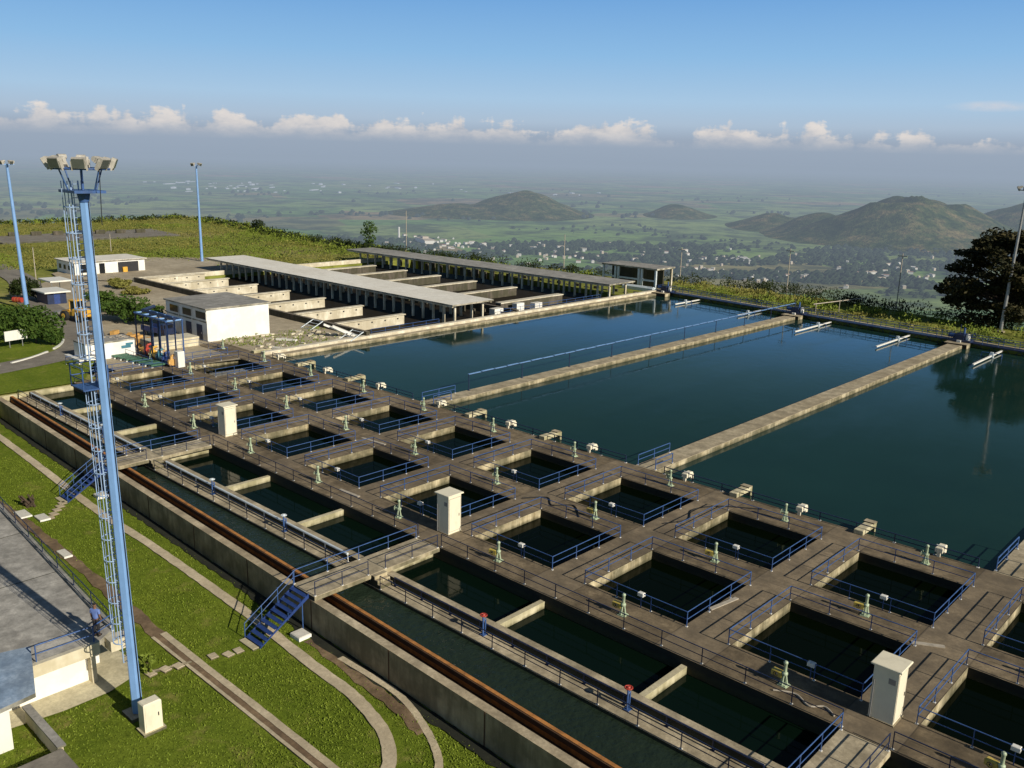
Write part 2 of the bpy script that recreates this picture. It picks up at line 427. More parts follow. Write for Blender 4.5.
# lawn paths
strip('path', smooth([(-104, 29.0), (-90, 28.5), (-72.2, 27.75), (-63, 27.8), (-49.6, 27.45), (-44, 27.1), (-40, 26.85), (-36.7, 26.72), (-34.3, 26.3), (-32.3, 25.7), (-30.7, 24.7), (-29.8, 23.6), (-29.3, 21.8), (-29.2, 19)]), .72, ZL+.07, 'path_concrete', .12)
strip('path', smooth([(-40, 28.5), (-36, 28.6), (-33.9, 28.4), (-31.6, 27.7), (-29.6, 26.8), (-28.3, 25.8), (-27.5, 24)]), .42, ZL+.06, 'path_concrete', .1)
strip('soil_strip', smooth([(-84, 22.3), (-76, 22.6), (-66, 22.6), (-56, 22.3), (-47, 22.0)]), .85, ZL+.055, 'soil')
strip('path', [(-50, 22.35), (-44, 22.3), (-38, 22.3), (-31.5, 22.25), (-24, 22.2)], .42, ZL+.09, 'path_concrete', .12)
strip('drain', [(-50, 21.97), (-38, 21.95), (-24, 21.9)], .34, ZL+.06, 'soil')
strip('path', [(-50, 21.68), (-38, 21.66), (-24, 21.6)], .2, ZL+.08, 'path_concrete', .12)
sheet('pavement', [(-49, 12.0), (-46.4, 12.0), (-46.0, 14.9), (-46.05, 17.3), (-46.6, 18.9), (-47.8, 19.7), (-52, 19.4)], ZL+.07, 'cream_concrete')
# soil between wall and path
strip('soil_strip', smooth([(-43, 28.45), (-38, 28.0), (-34, 27.75), (-31, 27.2)]), .75, ZL+.055, 'soil')
strip('dark_strip', [(-107, wy(-107)-.38), (-75, wy(-75)-.36), (-43, wy(-43)-.4), (-8, wy(-8)-.42)], .72, ZL+.058, 'dark_strip')  # near-black ragged strip along the foot of the channel wall
def stones(pts, label, sz=.62):
    me = MB().box(-sz/2, sz/2, -sz*.4, sz*.4, -.05, .05, bev=.02).mesh('stepping_stone', 'path_concrete')
    for i, (x, y) in enumerate(pts):
        tag(link('stepping_stone', me, None, (x, y, ZL+.07), random.uniform(-.2, .2)), ORD[i]+' '+label, 'stepping stone', 'stepping stones in the lawn')
stones([(-46.2, 19.75), (-46.05, 20.55), (-45.85, 21.25), (-45.4, 23.2), (-44.95, 23.95), (-44.9, 24.6)], 'square concrete stepping stone from the white wall towards the nearer blue stairs')
stones([(-73.6, 24.4), (-74.2, 24.9), (-74.9, 25.4), (-75.5, 25.9), (-76.1, 26.3)], 'square concrete stepping stone from the green railing towards the far blue stairs', .7)
strip('path', [(-46.35, 19.9), (-45.7, 22.0)], .16, ZL+.1, 'pale_concrete', .15)

# grass tufts
mb = MB()
def tuft_ok(x, y):
    if y > wy(x)-.3-.5*random.random(): return False
    if x < -46 and y < 20.6 : return False
    if abs(y-22) < .52+.12*random.random() or (x < -45 and abs(y-22.3) < .35): return False
    if x > -36: 
        if abs(y-(26.7-(max(0, x+36.7)**2)*.045)) < .45+.4*random.random(): return False
    elif abs(y-lerp(29, 26.75, (x+104)/67.)) < .33+.2*random.random(): return False
    return True
for _ in range(110000):
    x = -22-70*random.random()**1.4; y = random.uniform(7, 30)
    if not tuft_ok(x, y): continue
    h = random.uniform(.03, .08)*(1.7 if random.random() < .06 else 1); a = random.uniform(0, 6.3); w = random.uniform(.02, .05)
    dx, dy = math.cos(a)*w, math.sin(a)*w; lx_, ly_ = random.uniform(-.07, .07), random.uniform(-.07, .07)
    mb.add([(x-dx, y-dy, ZL), (x+dx, y+dy, ZL), (x+lx_+dx*.4, y+ly_+dy*.4, ZL+h), (x+lx_-dx*.4, y+ly_-dy*.4, ZL+h)], [(0, 1, 2, 3)])
tag(mb.build('grass', 'grass_blade'), 'short mown grass of the lawn below the channel wall', 'grass', kind='stuff')

# ------------------------------------------------------------------ deck with basins
PX, PW, X0 = 10.59, 7.46, -75.08
def bx(i): return X0+PX*i
ROWS = {1: (43.04, 50.37), 2: (53.65, 60.98)}
cells_x = sorted(set([-107.9, 12.0, -118.2]+[v for i in range(-4, 9) for v in (bx(i), bx(i)+PW) if v < 12]))
cells_y = [39.84, 43.04, 50.37, 53.65, 60.98, 64.62]
def hole(x, y):
    for r, (a, b) in ROWS.items():
        if a < y < b:
            for i in range(-4, 9):
                if bx(i) < x < bx(i)+PW: return True
    if x < -107.9 and y < 43.04: return True
    return not (-118.2 < x < 12 and 39.84 < y < 64.62)
mb = MB(); ZB = -3.2
nxc, nyc = len(cells_x)-1, len(cells_y)-1
def solid(i, j):
    if i < 0 or j < 0 or i >= nxc or j >= nyc: return False
    return not hole((cells_x[i]+cells_x[i+1])/2, (cells_y[j]+cells_y[j+1])/2)
for i in range(nxc):
    for j in range(nyc):
        if not solid(i, j): continue
        x0, x1, y0, y1 = cells_x[i], cells_x[i+1], cells_y[j], cells_y[j+1]
        mb.quad((x0, y0, 0), (x1, y0, 0), (x1, y1, 0), (x0, y1, 0))
        if not solid(i-1, j): mb.quad((x0, y1, ZB), (x0, y0, ZB), (x0, y0, 0), (x0, y1, 0))
        if not solid(i+1, j): mb.quad((x1, y0, ZB), (x1, y1, ZB), (x1, y1, 0), (x1, y0, 0))
        if not solid(i, j-1): mb.quad((x0, y0, ZB), (x1, y0, ZB), (x1, y0, 0), (x0, y0, 0))
        if not solid(i, j+1): mb.quad((x1, y1, ZB), (x0, y1, ZB), (x0, y1, 0), (x1, y1, 0))
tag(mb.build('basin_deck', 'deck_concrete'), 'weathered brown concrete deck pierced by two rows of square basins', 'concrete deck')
ZW = -.66
sheet('basin_water', [(-118, 42.9), (12, 42.9), (12, 61.1), (-118, 61.1)], ZW, 'basin_water')

# ------------------------------------------------------------------ railings
POST = {}
def post_mesh(h, r, mat):
    k = (round(h, 2), r, mat)
    if k not in POST:
        mb = MB(); mb.tube((0, 0, .0), (0, 0, h), r, n=6); mb.mat(1).box(-r*2.2, r*2.2, -r*2.2, r*2.2, 0, .035)
        POST[k] = mb.mesh('post', [mat, 'white_paint'])
    return POST[k]
def rail(label, lines, spacing=2.4, h=.97, r=.031, mat='blue_paint', group='blue pipe guard railings', mids=(.5,), name='guard_rail', closed=False, cat='railing', posts=True):
    root = empty(name, lines[0][0], label, cat, group); o = Vector(lines[0][0])
    tops = MB(); ms = [MB() for _ in mids]; done = []
    for ln in lines:
        pts = [Vector(p) for p in ln]
        for a, b in zip(pts, pts[1:]):
            tops.tube(a-o+Vector((0, 0, h)), b-o+Vector((0, 0, h)), r, n=6)
            for m, f in zip(ms, mids): m.tube(a-o+Vector((0, 0, h*f)), b-o+Vector((0, 0, h*f)), r*.85, n=5)
            n = max(1, round((b-a).length/spacing))
            for k in range(n+1):
                p = a.lerp(b, k/n)
                if any((p-d).length < .05 for d in done): continue
                done.append(p)
                if posts: link('post', post_mesh(h, r, mat), root, p-o)
    tops.build('top_rail', mat, root)
    for m in ms: m.build('middle_rail', mat, root)
    return root
rowname = {1: 'middle row', 2: 'row beside the pools'}
CUT = {1: range(-4, 8), 2: range(-4, 8)}
for r_, (a, b) in ROWS.items():
    for i in CUT[r_]:
        if i == 7 and r_ == 1: continue
        x0, x1 = bx(i), bx(i)+PW; e = .16
        k = 6-i if r_ == 1 else 7-i
        rail('blue railing around the %s basin from the right, %s' % (ORD[k], rowname[r_]),
             [[(x0-e, a-e, 0), (x1+e, a-e, 0), (x1+e, b+e, 0), (x0-e, b+e, 0), (x0-e, a-e, 0)]], 2.6, group='blue railings around the square basins')
# deck edge toward the channel
BR = [-46.1+31.8*k for k in range(-1, 2)]     # bridges (left edge)
BWID = 2.5
for k, (xa, xb) in enumerate([(-107.6, BR[0]), (BR[0]+BWID, BR[1]), (BR[1]+BWID, BR[2]), (BR[2]+BWID, 6)]):
    rail('dark blue deck-edge railing above the channel tanks, %s stretch from left' % ORD[k],
         [[(xa, 39.98, 0), (xb, 39.98, 0)]], 2.65, mat='dark_blue_paint', group='railings along the deck edge over the tanks')
# deck edge toward pools
for k, (xa, xb) in enumerate([(-104, -75.2), (-71.2, -45.4), (-41.2, -15.2), (-11.2, 6)]):
    rail('dark blue railing on the deck edge facing the %s pool from the left' % ORD[k],
         [[(xa, 64.5, 0), (xb, 64.5, 0)]], 3.0, .7, .045, 'dark_blue_paint', group='railings along the pool edge of the deck')

# ------------------------------------------------------------------ valve stands
def valve(label, loc, motor):
    root = empty('valve_stand', loc, label, 'valve stand', 'green valve stands on the deck', R(random.uniform(-14, 14)))
    link('pedestal', VM['ped'], root); link('stem_cover', VM['stem'], root); link('base_plate', VM['base'], root)
    if motor: link('actuator', VM['motor'], root); link('crank', VM['crank'], root)
    else: link('gear_housing', VM['gear'], root); link('handwheel', VM['wheel'], root)
    return root
VM = {}
VM['base'] = MB().box(-.26, .26, -.26, .26, 0, .05).box(-.2, .2, -.2, .2, .05, .1).mesh('base_plate', 'valve_green')
mb = MB()
for sx in (-1, 1):
    mb.tube((sx*.19, 0, .08), (sx*.08, 0, .66), .06, .045, 6)
mb.tube((0, -.19, .08), (0, -.07, .66), .05, .04, 6).tube((0, .19, .08), (0, .07, .66), .05, .04, 6)
mb.lathe((0, 0, .6), [(.1, 0), (.16, .04), (.16, .16), (.1, .2)])
VM['ped'] = mb.mesh('pedestal', 'valve_green')
VM['stem'] = MB().lathe((0, 0, .78), [(.095, 0), (.095, .5), (.12, .52), (.12, .6), (.06, .66)], 10).mesh('stem_cover', 'valve_green')
VM['gear'] = MB().tube((-.3, 0, .72), (.16, 0, .72), .12, .1, 8).mesh('gear_housing', 'valve_green')
VM['wheel'] = MB().ring((-.32, 0, .72), .2, .022, 12, axis='x').tube((-.32, -.2, .72), (-.32, .2, .72), .018, n=5).tube((-.32, 0, .52), (-.32, 0, .92), .018, n=5).mesh('handwheel', 'valve_green')
VM['motor'] = MB().box(-.72, -.12, -.16, .16, .42, .76, bev=.05).tube((-.5, 0, .42), (-.5, 0, .34), .1, n=8).mesh('actuator', 'valve_yellow')
VM['crank'] = MB().tube((-.4, -.16, .6), (-.4, -.26, .6), .05, n=8).ring((-.4, -.27, .6), .13, .018, 10, axis='y').mesh('crank', 'dark_metal')
for key, y, txt, n0 in (('a', 41.3, 'between tanks and middle basins', 6), ('b', 52.05, 'between the two basin rows', 6), ('c', 62.45, 'along the pools', 6)):
    for i in range(-4 if key != 'a' else -3, 7):
        valve('green valve stand with %s, %s from right %s' % ('yellow actuator' if i >= 3 and key != 'c' else 'tall stem', ORD[n0-i], txt),
              (bx(i)+PW/2+.35, y, 0), i >= 3 and key != 'c')
# white sampling boxes on the front railings
jbm = MB().box(-.2, .2, -.14, .14, .78, 1.02, bev=.03).mesh('box', 'white_paint'); jpm = MB().tube((0, 0, 0), (0, 0, .78), .03).mesh('stem', 'blue_paint')
for r_, (a, b) in ROWS.items():
    for i in CUT[r_]:
        if i == 7 and r_ == 1: continue
        k = 6-i if r_ == 1 else 7-i
        t = empty('junction_box', (bx(i)+PW*random.uniform(.56, .66), a+.12-.28, 0), 'small white box on stem at the %s basin from right, %s' % (ORD[k], rowname[r_]), 'junction box', 'white boxes at the basin railings')
        link('box', jbm, t); link('stem', jpm, t)

# tall cream cabinets at the bridge heads
for k, (x, y, lab) in enumerate([(-77.3, 42.6, 'tall white cabinet standing on the deck farthest away near the mast'), (-45.3, 42.3, 'tall cream cabinet standing in the middle of the deck'), (-13.1, 42.4, 'tall cream cabinet standing on the deck nearest the right edge')]):
    t = empty('control_cabinet', (x, y, 0), lab, 'cabinet', 'tall cabinets on the deck')
    w, d = .62, .62
    MB().box(-w, w, -d, d, 0.06, 3.0).build('cabinet_body', 'cabinet_paint', t)
    MB().box(-w-.14, w+.14, -d-.14, d+.14, 3.0, 3.1, bev=.03).build('cap', 'cabinet_paint', t)
    MB().box(-w-.06, w+.06, -d-.06, d+.06, 0, .06).build('plinth', 'pale_concrete', t)
    dd = MB().box(w, w+.02, -d+.08, d-.08, .25, 2.75).build('door', 'cabinet_paint', t)
    MB().box(w+.001, w+.012, -d+.04, d-.04, .21, 2.79).build('door_frame', 'wood_pole', t); MB().tube((-w+.1, -d-.05, .06), (-w+.1, -d-.05, 2.2), .035).build('conduit', 'grey_metal', t)
    MB().box(.15, .5, -d-.012, -d-.001, 2.2, 2.5).build('vent', 'grey_metal', t)
    MB().box(w+.02, w+.05, d-.24, d-.2, 1.3, 1.5).build('handle', 'dark_metal', dd)

def hose(label, pts, mat='roof_light', r_=.05):
    P3 = smooth(pts, 8); mb = MB().path([Vector((x, y, .06)) for x, y in P3], r_, 6); tag(mb.build('hose', mat), label, 'hose', 'hoses lying on the deck')
hose('pale hose snaking along the deck edge near the nearest cabinet', [(-18.2, 40.4), (-17.2, 40.9), (-16.2, 40.4), (-15.6, 40.9), (-14.9, 40.5)], 'wood_pole', .05)
hose('dark hose looped on the deck walk between the two basin rows', [(-45.9, 51.0), (-44.6, 52.6), (-43.2, 51.6), (-42, 52.8), (-40.2, 51.3)], 'rubber', .05)
hose('dark hose lying on the cross strip beside the pools', [(-34.9, 55), (-34, 57), (-34.8, 59), (-33.8, 61.2), (-31, 63.2)], 'rubber', .05)
for k, (x, y, a_, L_, lab) in enumerate([(-25.0, 47.0, 1.4, 2.6, 'grey board lying on the cross strip left of the nearest middle basin'), (-66, 51.6, .1, 3.2, 'pale board lying between the basin rows far left'), (-56.5, 41.6, .05, 2.4, 'pale board on the deck edge left of the middle cabinet'), (-14.0, 51.2, .5, 1.8, 'short board on the deck between the rows near the right edge')]):
    t = MB().box(-L_/2, L_/2, -.14, .14, 0, .06).build('board', 'wood_pole', None, (x, y, .004)); t.rotation_euler.z = a_; tag(t, lab, 'board', 'boards lying on the deck')
# pool-edge outlets
bm_ = MB().box(-.35, .35, -.6, 2.0, .02, .38, bev=.04).box(-.28, .28, 1.9, 2.15, -.7, .3).mesh('trough_body', 'cream_concrete')
bc_ = MB().box(-.42, .42, 1.3, 1.9, .38, .46).mesh('lid', 'pale_concrete')
hk = MB().box(-.26, .26, -.25, .75, .34, .72, bev=.06).box(-.2, .2, .55, .95, .05, .5, bev=.04).box(-.12, .12, -.2, .0, 0, .34)
hkm = hk.mesh('pipe', 'cabinet_paint'); hfm = MB().box(-.3, .3, .1, .18, .3, .78).mesh('flange', 'white_paint')
k1 = k2 = 0
for i in range(6, -4, -1):
    gx = bx(i)-1.35
    if min(abs(gx+43.4), abs(gx+73.2), abs(gx+13.2)) > 3.5:
        t = empty('outlet_trough', (gx, 64.6, .0), '%s cream concrete trough from the right jutting over the pool edge' % ORD[k1], 'trough', 'cream troughs at the pool edge'); k1 += 1
        link('trough_body', bm_, t); link('lid', bc_, t)
    t = empty('spout_box', (bx(i)+PW*.58, 64.5, 0), '%s short white spout box from the right on the pool edge' % ORD[k2], 'spout', 'white spout boxes at the pool edge'); k2 += 1
    link('spout', hkm, t); link('flange', hfm, t)

# ------------------------------------------------------------------ channel, tanks, walkway
XA, XB = -107.6, 8.0
def skewprism(x0, x1, d0, d1, z0, z1, mat, name, seg=1, parent=None):
    mb = MB()
    for k in range(seg):
        a, b = lerp(x0, x1, k/seg), lerp(x0, x1, (k+1)/seg)
        mb.prism([(a, wy(a)+d0), (b, wy(b)+d0), (b, wy(b)+d1), (a, wy(a)+d1)], z0, z1)
    return mb.build(name, mat, parent)
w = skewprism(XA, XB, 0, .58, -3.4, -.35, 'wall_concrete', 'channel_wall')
tag(w, 'long brown concrete channel wall with pale cap above the lawn', 'wall')
mb = MB()
for x in range(-100, 8, 8):
    mb.box(x-.04, x+.04, wy(x)-.025, wy(x)-.002, ZL, -.36)
mb.build('expansion_joint', 'gutter_brown', w)
g = skewprism(XA, XB, 1.52, 1.75, -1.6, -.42, 'rust', 'overflow_weir')
tag(g, 'rusty orange weir board running along the channel', 'weir')
skewprism(XA, XB, 1.44, 1.517, -.75, -.46, 'gutter_brown', 'lip', parent=g)
struct(skewprism(XA, XB,   .585, 1.515, -1.7, -1.1, 'gutter_brown', 'gutter'))
sheet('channel_water', [(XA, wy(XA)+1.7), (XB, wy(XB)+1.7), (XB, 33.9), (XA, 33.9)], -.95, 'channel_water')
# cross wall at channel start
mb = MB().box(-108.2, -107.62, wy(-108)+.0, 39.8, -3, -.3)
tag(mb.build('end_wall', 'cream_concrete'), 'cream concrete end wall closing the channel at its far left', 'wall')
wk = MB().box(XA, XB, 33.65, 34.84, -1.05, -.75).box(XA, XB, 33.8, 34.84, -3, -1.05)
tag(wk.build('walkway', 'pale_concrete'), 'narrow pale concrete walkway between the channel and the tanks', 'walkway')
cw = MB().box(XA, XB, 34.9, 35.5, -3, -.3)
tag(cw.build('tank_wall', 'pale_concrete'), 'thin pale concrete tank wall along the walkway', 'wall')
sheet('tank_water', [(XA, 35.4), (XB, 35.4), (XB, 39.9), (XA, 39.9)], -.92, 'tank_water')
ends = [XA]+[v for b in BR for v in (b, b+BWID)]+[XB]
for k in range(4):
    a, b = ends[2*k], ends[2*k+1]
    rail('dark blue railing on the outer edge of the low walkway, %s stretch from the left' % ORD[k], [[(a+(.9 if k else .1), 33.74, -.75), (b-.1, 33.74, -.75)]], 2.65, .95, mat='dark_blue_paint', group='railings along the low walkway')
    # grey pipe on white posts along the tank wall
    t = empty('pipe_run', (a, 34.86, -.75), 'grey pipe on white stands along the tank wall, %s stretch from the left' % ORD[k], 'pipe', 'pipe runs along the tank wall')
    L = b-a-1.4
    MB().tube((1.2, -.14, .62), (L, -.14, .62), .09 if k < 2 else .05, n=8).build('pipe', 'mast_pale' if k < 2 else 'dark_blue_paint', t)
    n = int(L/2.65)
    pm = MB().tube((0, -.14, 0), (0, -.14, .6), .045).box(-.09, .09, -.22, -.06, 0, .04).mesh('stand', 'white_paint' if k < 2 else 'dark_blue_paint')
    for j in range(n+1): link('stand', pm, t, (1.2+j*(L-1.2)/n, 0, 0))
# dividers across the tanks
dk = 0
for i in range(-4, 7):
    gc = bx(i)+PW+1.565
    under = any(b-.5 < gc < b+BWID+.5 for b in BR)
    if gc < XA+3: continue
    t = MB().box(gc+.25, gc+.62, 35.5, 39.82, -3, -.45).build('divider_wall', 'cream_concrete')
    tag(t, ('cream cross wall under a footbridge, %s cross wall from the left' if under else 'pale cream cross wall between dark tanks, %s cross wall from the left') % ORD[dk], 'wall', 'cross walls between the channel tanks'); dk += 1
    if not under:
        v = empty('gate_stand', (gc+.4, 34.55, -.75), ('slim blue gate stand with red handwheel by the %s cross wall' if i >= 3 else 'slim blue gate stand with pale top by the %s cross wall') % ORD[dk-1], 'valve stand', 'gate stands along the low walkway')
        MB().tube((0, -.08, 0), (0, -.08, 1.25), .055).tube((0, .12, 0), (0, .12, 1.0), .05).box(-.16, .16, -.2, .2, 0, .05).tube((0, -.08, .9), (0, .12, 1.0), .04).build('column', 'blue_paint', v)
        MB().ring((0, -.05, 1.3), .2, .04, 12).tube((-.2, -.05, 1.3), (.2, -.05, 1.3), .025, n=5).tube((0, -.25, 1.3), (0, .15, 1.3), .025, n=5).lathe((0, -.05, 1.24), [(.1, 0), (.14, .06), (.05, .14)]).build('handwheel', 'red_paint' if i >= 3 else 'mast_pale', v)
# bridges
bn = ['far', 'middle', 'nearest']
for k, b in enumerate(BR):
    y0 = wy(b+1)-.02
    br = empty('footbridge', (b, y0, 0), '%s concrete footbridge crossing the channel from the blue stairs to the deck' % bn[k] if k < 2 else 'concrete footbridge over the tanks at the bottom right corner of the deck', 'footbridge', 'footbridges over the channel')
    MB().box(0, BWID, 0, 39.82-y0, -.3, 0, bev=.03).build('slab', 'pale_concrete', br)
    MB().box(.1, BWID-.1, 0.02, .5, -.345, -.302).build('support', 'pale_concrete', br); MB().box(.1, BWID-.1, 33.7-y0, 34.8-y0, -.7, -.302).build('support', 'pale_concrete', br)
    st = MB()
    for s_ in range(3): st.box(BWID+.002, BWID+.9-.28*s_, 33.72-y0, 34.8-y0, -.75+.24*s_, -.75+.24*(s_+1))
    st.build('steps', 'pale_concrete', br)
    rail('blue railing on the left side of the %s footbridge' % bn[k], [[(b+.1, y0+.1, 0), (b+.1, 39.7, 0)]], 2.4, group='blue railings on the footbridges')
    rail('blue railing on the right side of the %s footbridge, open at the walkway steps' % bn[k], [[(b+BWID-.1, y0+.1, 0), (b+BWID-.1, 33.55, 0)], [(b+BWID-.1, 35.0, 0), (b+BWID-.1, 39.7, 0)]], 2.4, mat='dark_blue_paint', group='blue railings on the footbridges')
    # metal stairs down to the lawn
    if k == 2: continue
    s = empty('metal_stairs', (b+1.0, y0, 0), '%s steep blue metal stairs from the footbridge down to the lawn' % ('nearer' if k == 1 else 'farther'), 'stairs', 'blue metal stairs on the lawn')
    run, drop, wd = 3.6, 2.35, .84
    for sx in (-1, 1):
        sm = MB(); d = .16
        sm.add([(sx*wd-.03, .0, .0), (sx*wd+.03, 0, 0), (sx*wd+.03, -run, -drop), (sx*wd-.03, -run, -drop), (sx*wd-.03, 0, -.28), (sx*wd+.03, 0, -.28), (sx*wd+.03, -run, -drop-.05), (sx*wd-.03, -run, -drop-.05)],
               [(0, 1, 2, 3), (7, 6, 5, 4), (0, 3, 7, 4), (1, 5, 6, 2), (0, 4, 5, 1), (3, 2, 6, 7)])
        sm.build('stringer', 'stair_blue', s)
    ns = 10
    tm = MB().box(-wd+.03, wd-.03, -.17, .15, -.03, 0).mesh('tread', 'stair_blue')
    for j in range(ns): link('tread', tm, s, (0, -run*(j+.5)/ns, -drop*(j+.4)/ns-.02))
    for sx in ((-1,) if k == 1 else (-1, 1)):
        hr = MB().tube((sx*wd, .2, 1.0), (sx*wd, -run, -drop+1.0), .032).tube((sx*wd, 0, .5), (sx*wd, -run, -drop+.5), .028)
        for f in (0, .33, .66, 1): hr.tube((sx*wd, -run*f, -drop*f-.05), (sx*wd, -run*f, -drop*f+1.0), .03)
        hr.build('handrail', 'blue_paint', s)
    for sx in (-1, 1): MB().tube((sx*wd, -.5, -.5), (sx*wd, -.5, ZL), .04).build('leg', 'blue_paint', s)
    MB().box(-.8, .8, -run-.45, -run-.02, ZL-.05, ZL+.12, bev=.02).build('footing', 'cream_concrete', s)
    tag(MB().box(b+1.9, b+2.9, wy(b)-1.55, wy(b)-.65, ZL, ZL+.3, bev=.05).build('concrete_block', 'white_wall'), 'white concrete block on the grass beside the %s blue stairs' % ('nearer' if k == 1 else 'farther'), 'concrete block', 'white blocks beside the stairs')

# ------------------------------------------------------------------ pools
def fy(x): return 160.6-.132*(x+106.7)
ZP = -.52
sheet('pool_water', [(-105, 64.4), (14, 64.4), (14, fy(14)+1), (-105, fy(-105)+1)], ZP, 'pool_water')
for k, (xa, xb, nm) in enumerate([(-74.2, -72.0, 'left pale concrete divider walk between the pools, carrying the tall blue rail'), (-44.45, -42.25, 'middle pale concrete divider walk between the pools'), (-14.3, -12.1, 'right pale concrete divider walk at the edge of the last pool')]):
    t = empty('pool_divider', (xa, 64.64, 0), nm, 'divider wall', 'concrete divider walks between the pools')
    y1 = fy(xa)-3.0-64.64; w_ = xb-xa
    MB().box(0, w_, 0, y1, -3, -.02, bev=.04).build('wall', 'pale_concrete', t)
    rail('blue U-shaped railing at the deck end of the %s pool divider' % ('left', 'middle', 'right')[k], [[(xa+.15, 70.0, 0), (xa+.15, 64.9, 0)], [(xb-.15, 64.9, 0), (xb-.15, 67.6, 0)]], 2.3, .95, .045, 'blue_paint', group='blue railings at the pool divider ends')
t = empty('pool_wall', (-107.2, 64.64, 0), 'pale stepped concrete wall along the left side of the first pool', 'wall')
MB().box(0, 1.0, 0, 95, -3, .38, bev=.05).build('wall', 'baffle_concrete', t)
MB().box(1.002, 2.2, 0, 95, -3, -.05, bev=.05).build('ledge', 'pale_concrete', t)
# tall blue tray rail on the left divider
t = empty('cable_tray', (-73.9, 72, 0), 'long pale blue tray on tall blue posts along the left pool divider', 'cable tray')
L = fy(-74)-72
tr = MB(); n = int(L/2.2)
for j in range(n):
    z = 1.98+(.03 if j % 2 else 0)
    tr.box(-.14, .14, j*L/n+.02, (j+1)*L/n-.18, z-.03, z+.02)
tr.build('tray', 'mast_blue', t)
MB().tube((0, 0, 1.88), (0, L, 1.88), .03).build('rail', 'dark_blue_paint', t)
pm = MB().tube((0, 0, -.1), (0, 0, 1.92), .055).box(-.13, .13, -.13, .13, -.02, .03).mesh('post', 'dark_blue_paint')
for j in range(10): link('post', pm, t, (0, .1+j*(L-.2)/9, 0))
# far trussed walkway
A, B = Vector((-107, fy(-107), 0)), Vector((8, fy(8), 0)); D = (B-A).normalized(); NN = Vector((-D.y, D.x, 0))
t = empty('truss_walkway', A, 'long dark blue trussed walkway along the far end of the pools', 'walkway')
L = (B-A).length
def loc(s, o, z): return (D*s+NN*o+Vector((0, 0, z)))
mb = MB()
q_ = [loc(0, -.9, 0), loc(L, -.9, 0), loc(L, .9, 0), loc(0, .9, 0)]
mb.prism([(p.x, p.y) for p in q_], .05, .2)
mb.build('deck', 'dark_blue_paint', t)
for o in (-.9, .9):
    rl_ = MB()
    for z in (.75, 1.25): rl_.tube(loc(0, o, z), loc(L, o, z), .05, n=5)
    ns = int(L/2.4)
    for j in range(ns+1): rl_.tube(loc(j*L/ns, o, .2), loc(j*L/ns, o, 1.25), .045, n=5)
    rl_.build('railing', 'blue_paint', t)
ts = MB(); ns = int(L/2.0)
for j in range(ns):
    s0, s1 = j*L/ns, (j+1)*L/ns
    ts.tube(loc(s0, -.8, .05), loc((s0+s1)/2, -.8, -1.0), .05, n=4).tube(loc((s0+s1)/2, -.8, -1.0), loc(s1, -.8, .05), .05, n=4)
ts.build('truss', 'dark_blue_paint', t)
sp = MB()
for j in range(0, ns, 4): sp.tube(loc(j*L/ns, 0, .1), loc(j*L/ns, 0, -3), .12, n=6)
sp.build('support', 'dark_blue_paint', t)
far_bank = MB().prism([(p.x+A.x, p.y+A.y) for p in (loc(-2, 1.0, 0), loc(L, 1.0, 0), loc(L, 2.0, 0), loc(-2, 2.0, 0))], -3, .12)
tag(far_bank.build('pool_wall', 'pale_concrete'), 'low concrete wall behind the blue walkway at the far end of the pools', 'wall')
# launder arms and drives
for k, x in enumerate([-95.4, -80.6, -66.0, -51.6, -37.0, -22.5]):
    y1 = fy(x)-1.0
    t = empty('launder_arm', (x, y1, 0), '%s white trough arm from the left reaching over the far pool water' % ORD[k], 'trough', 'white trough arms at the far pool end')
    MB().box(-.12, .12, -14 if k > 1 else -9, 0, -.34, -.14).build('trough', 'white_paint', t)
    MB().box(-.28, .28, -5.5, -5.0, -.8, .05).box(-.2, .2, -5.45, -5.05, .05, .3).build('gate_box', 'mast_pale', t)
    MB().tube((-1.4, -5.2, .15), (1.4, -5.2, .15), .06).tube((-1.4, -5.2, .15), (-1.4, -5.2, -1.2), .06).tube((1.4, -5.2, .15), (1.4, -5.2, -1.2), .06).build('frame', 'blue_paint', t)
for k, x in enumerate([-104.5, -73.1, -43.3]):
    y = fy(x)-.6
    t = empty('scraper_drive', (x, y, 0), ('cluster of dark blue drive machinery at the far left pool corner', 'dark blue drive machinery with white cap at the far end of the left divider', 'dark blue drive machinery at the far end of the middle divider')[k], 'machinery', 'drive machinery at the far pool end')
    MB().box(-1.5, 1.5, -1.2, 1.2, .2, .5).box(-.9, .5, -.8, .7, .5, 1.35, bev=.1).build('gearbox', 'dark_blue_paint', t)
    MB().tube((-1.1, 0, 1.0), (-2.0, 0, 1.0), .38, n=10).tube((.2, .2, 1.3), (.2, .2, 2.3), .16, n=8).build('motor', 'blue_paint', t)
    MB().lathe((1.0, -.3, .5), [(.35, 0), (.35, .7), (.2, .95)]).build('cover', 'white_paint', t); MB().box(-.3, .3, -1.6, -1.22, -.2, .5).build('hatch', 'white_paint', t)
    fr_ = MB()
    for a_ in (-1.6, 1.6):
        for b_ in (-1.2, 1.2): fr_.tube((a_, b_, .2), (a_, b_, 1.5), .05)
    fr_.path([Vector(p_) for p_ in ((-1.6, -1.2, 1.5), (1.6, -1.2, 1.5), (1.6, 1.2, 1.5), (-1.6, 1.2, 1.5), (-1.6, -1.2, 1.5))], .05, 5).tube((0, -1.2, 1.5), (0, -1.2, 3.0), .06)
    fr_.build('frame', 'dark_blue_paint', t)
    MB().box(-1.7, 1.7, -3.0, -1.25, -.6, .18).build('platform', 'pale_concrete', t)
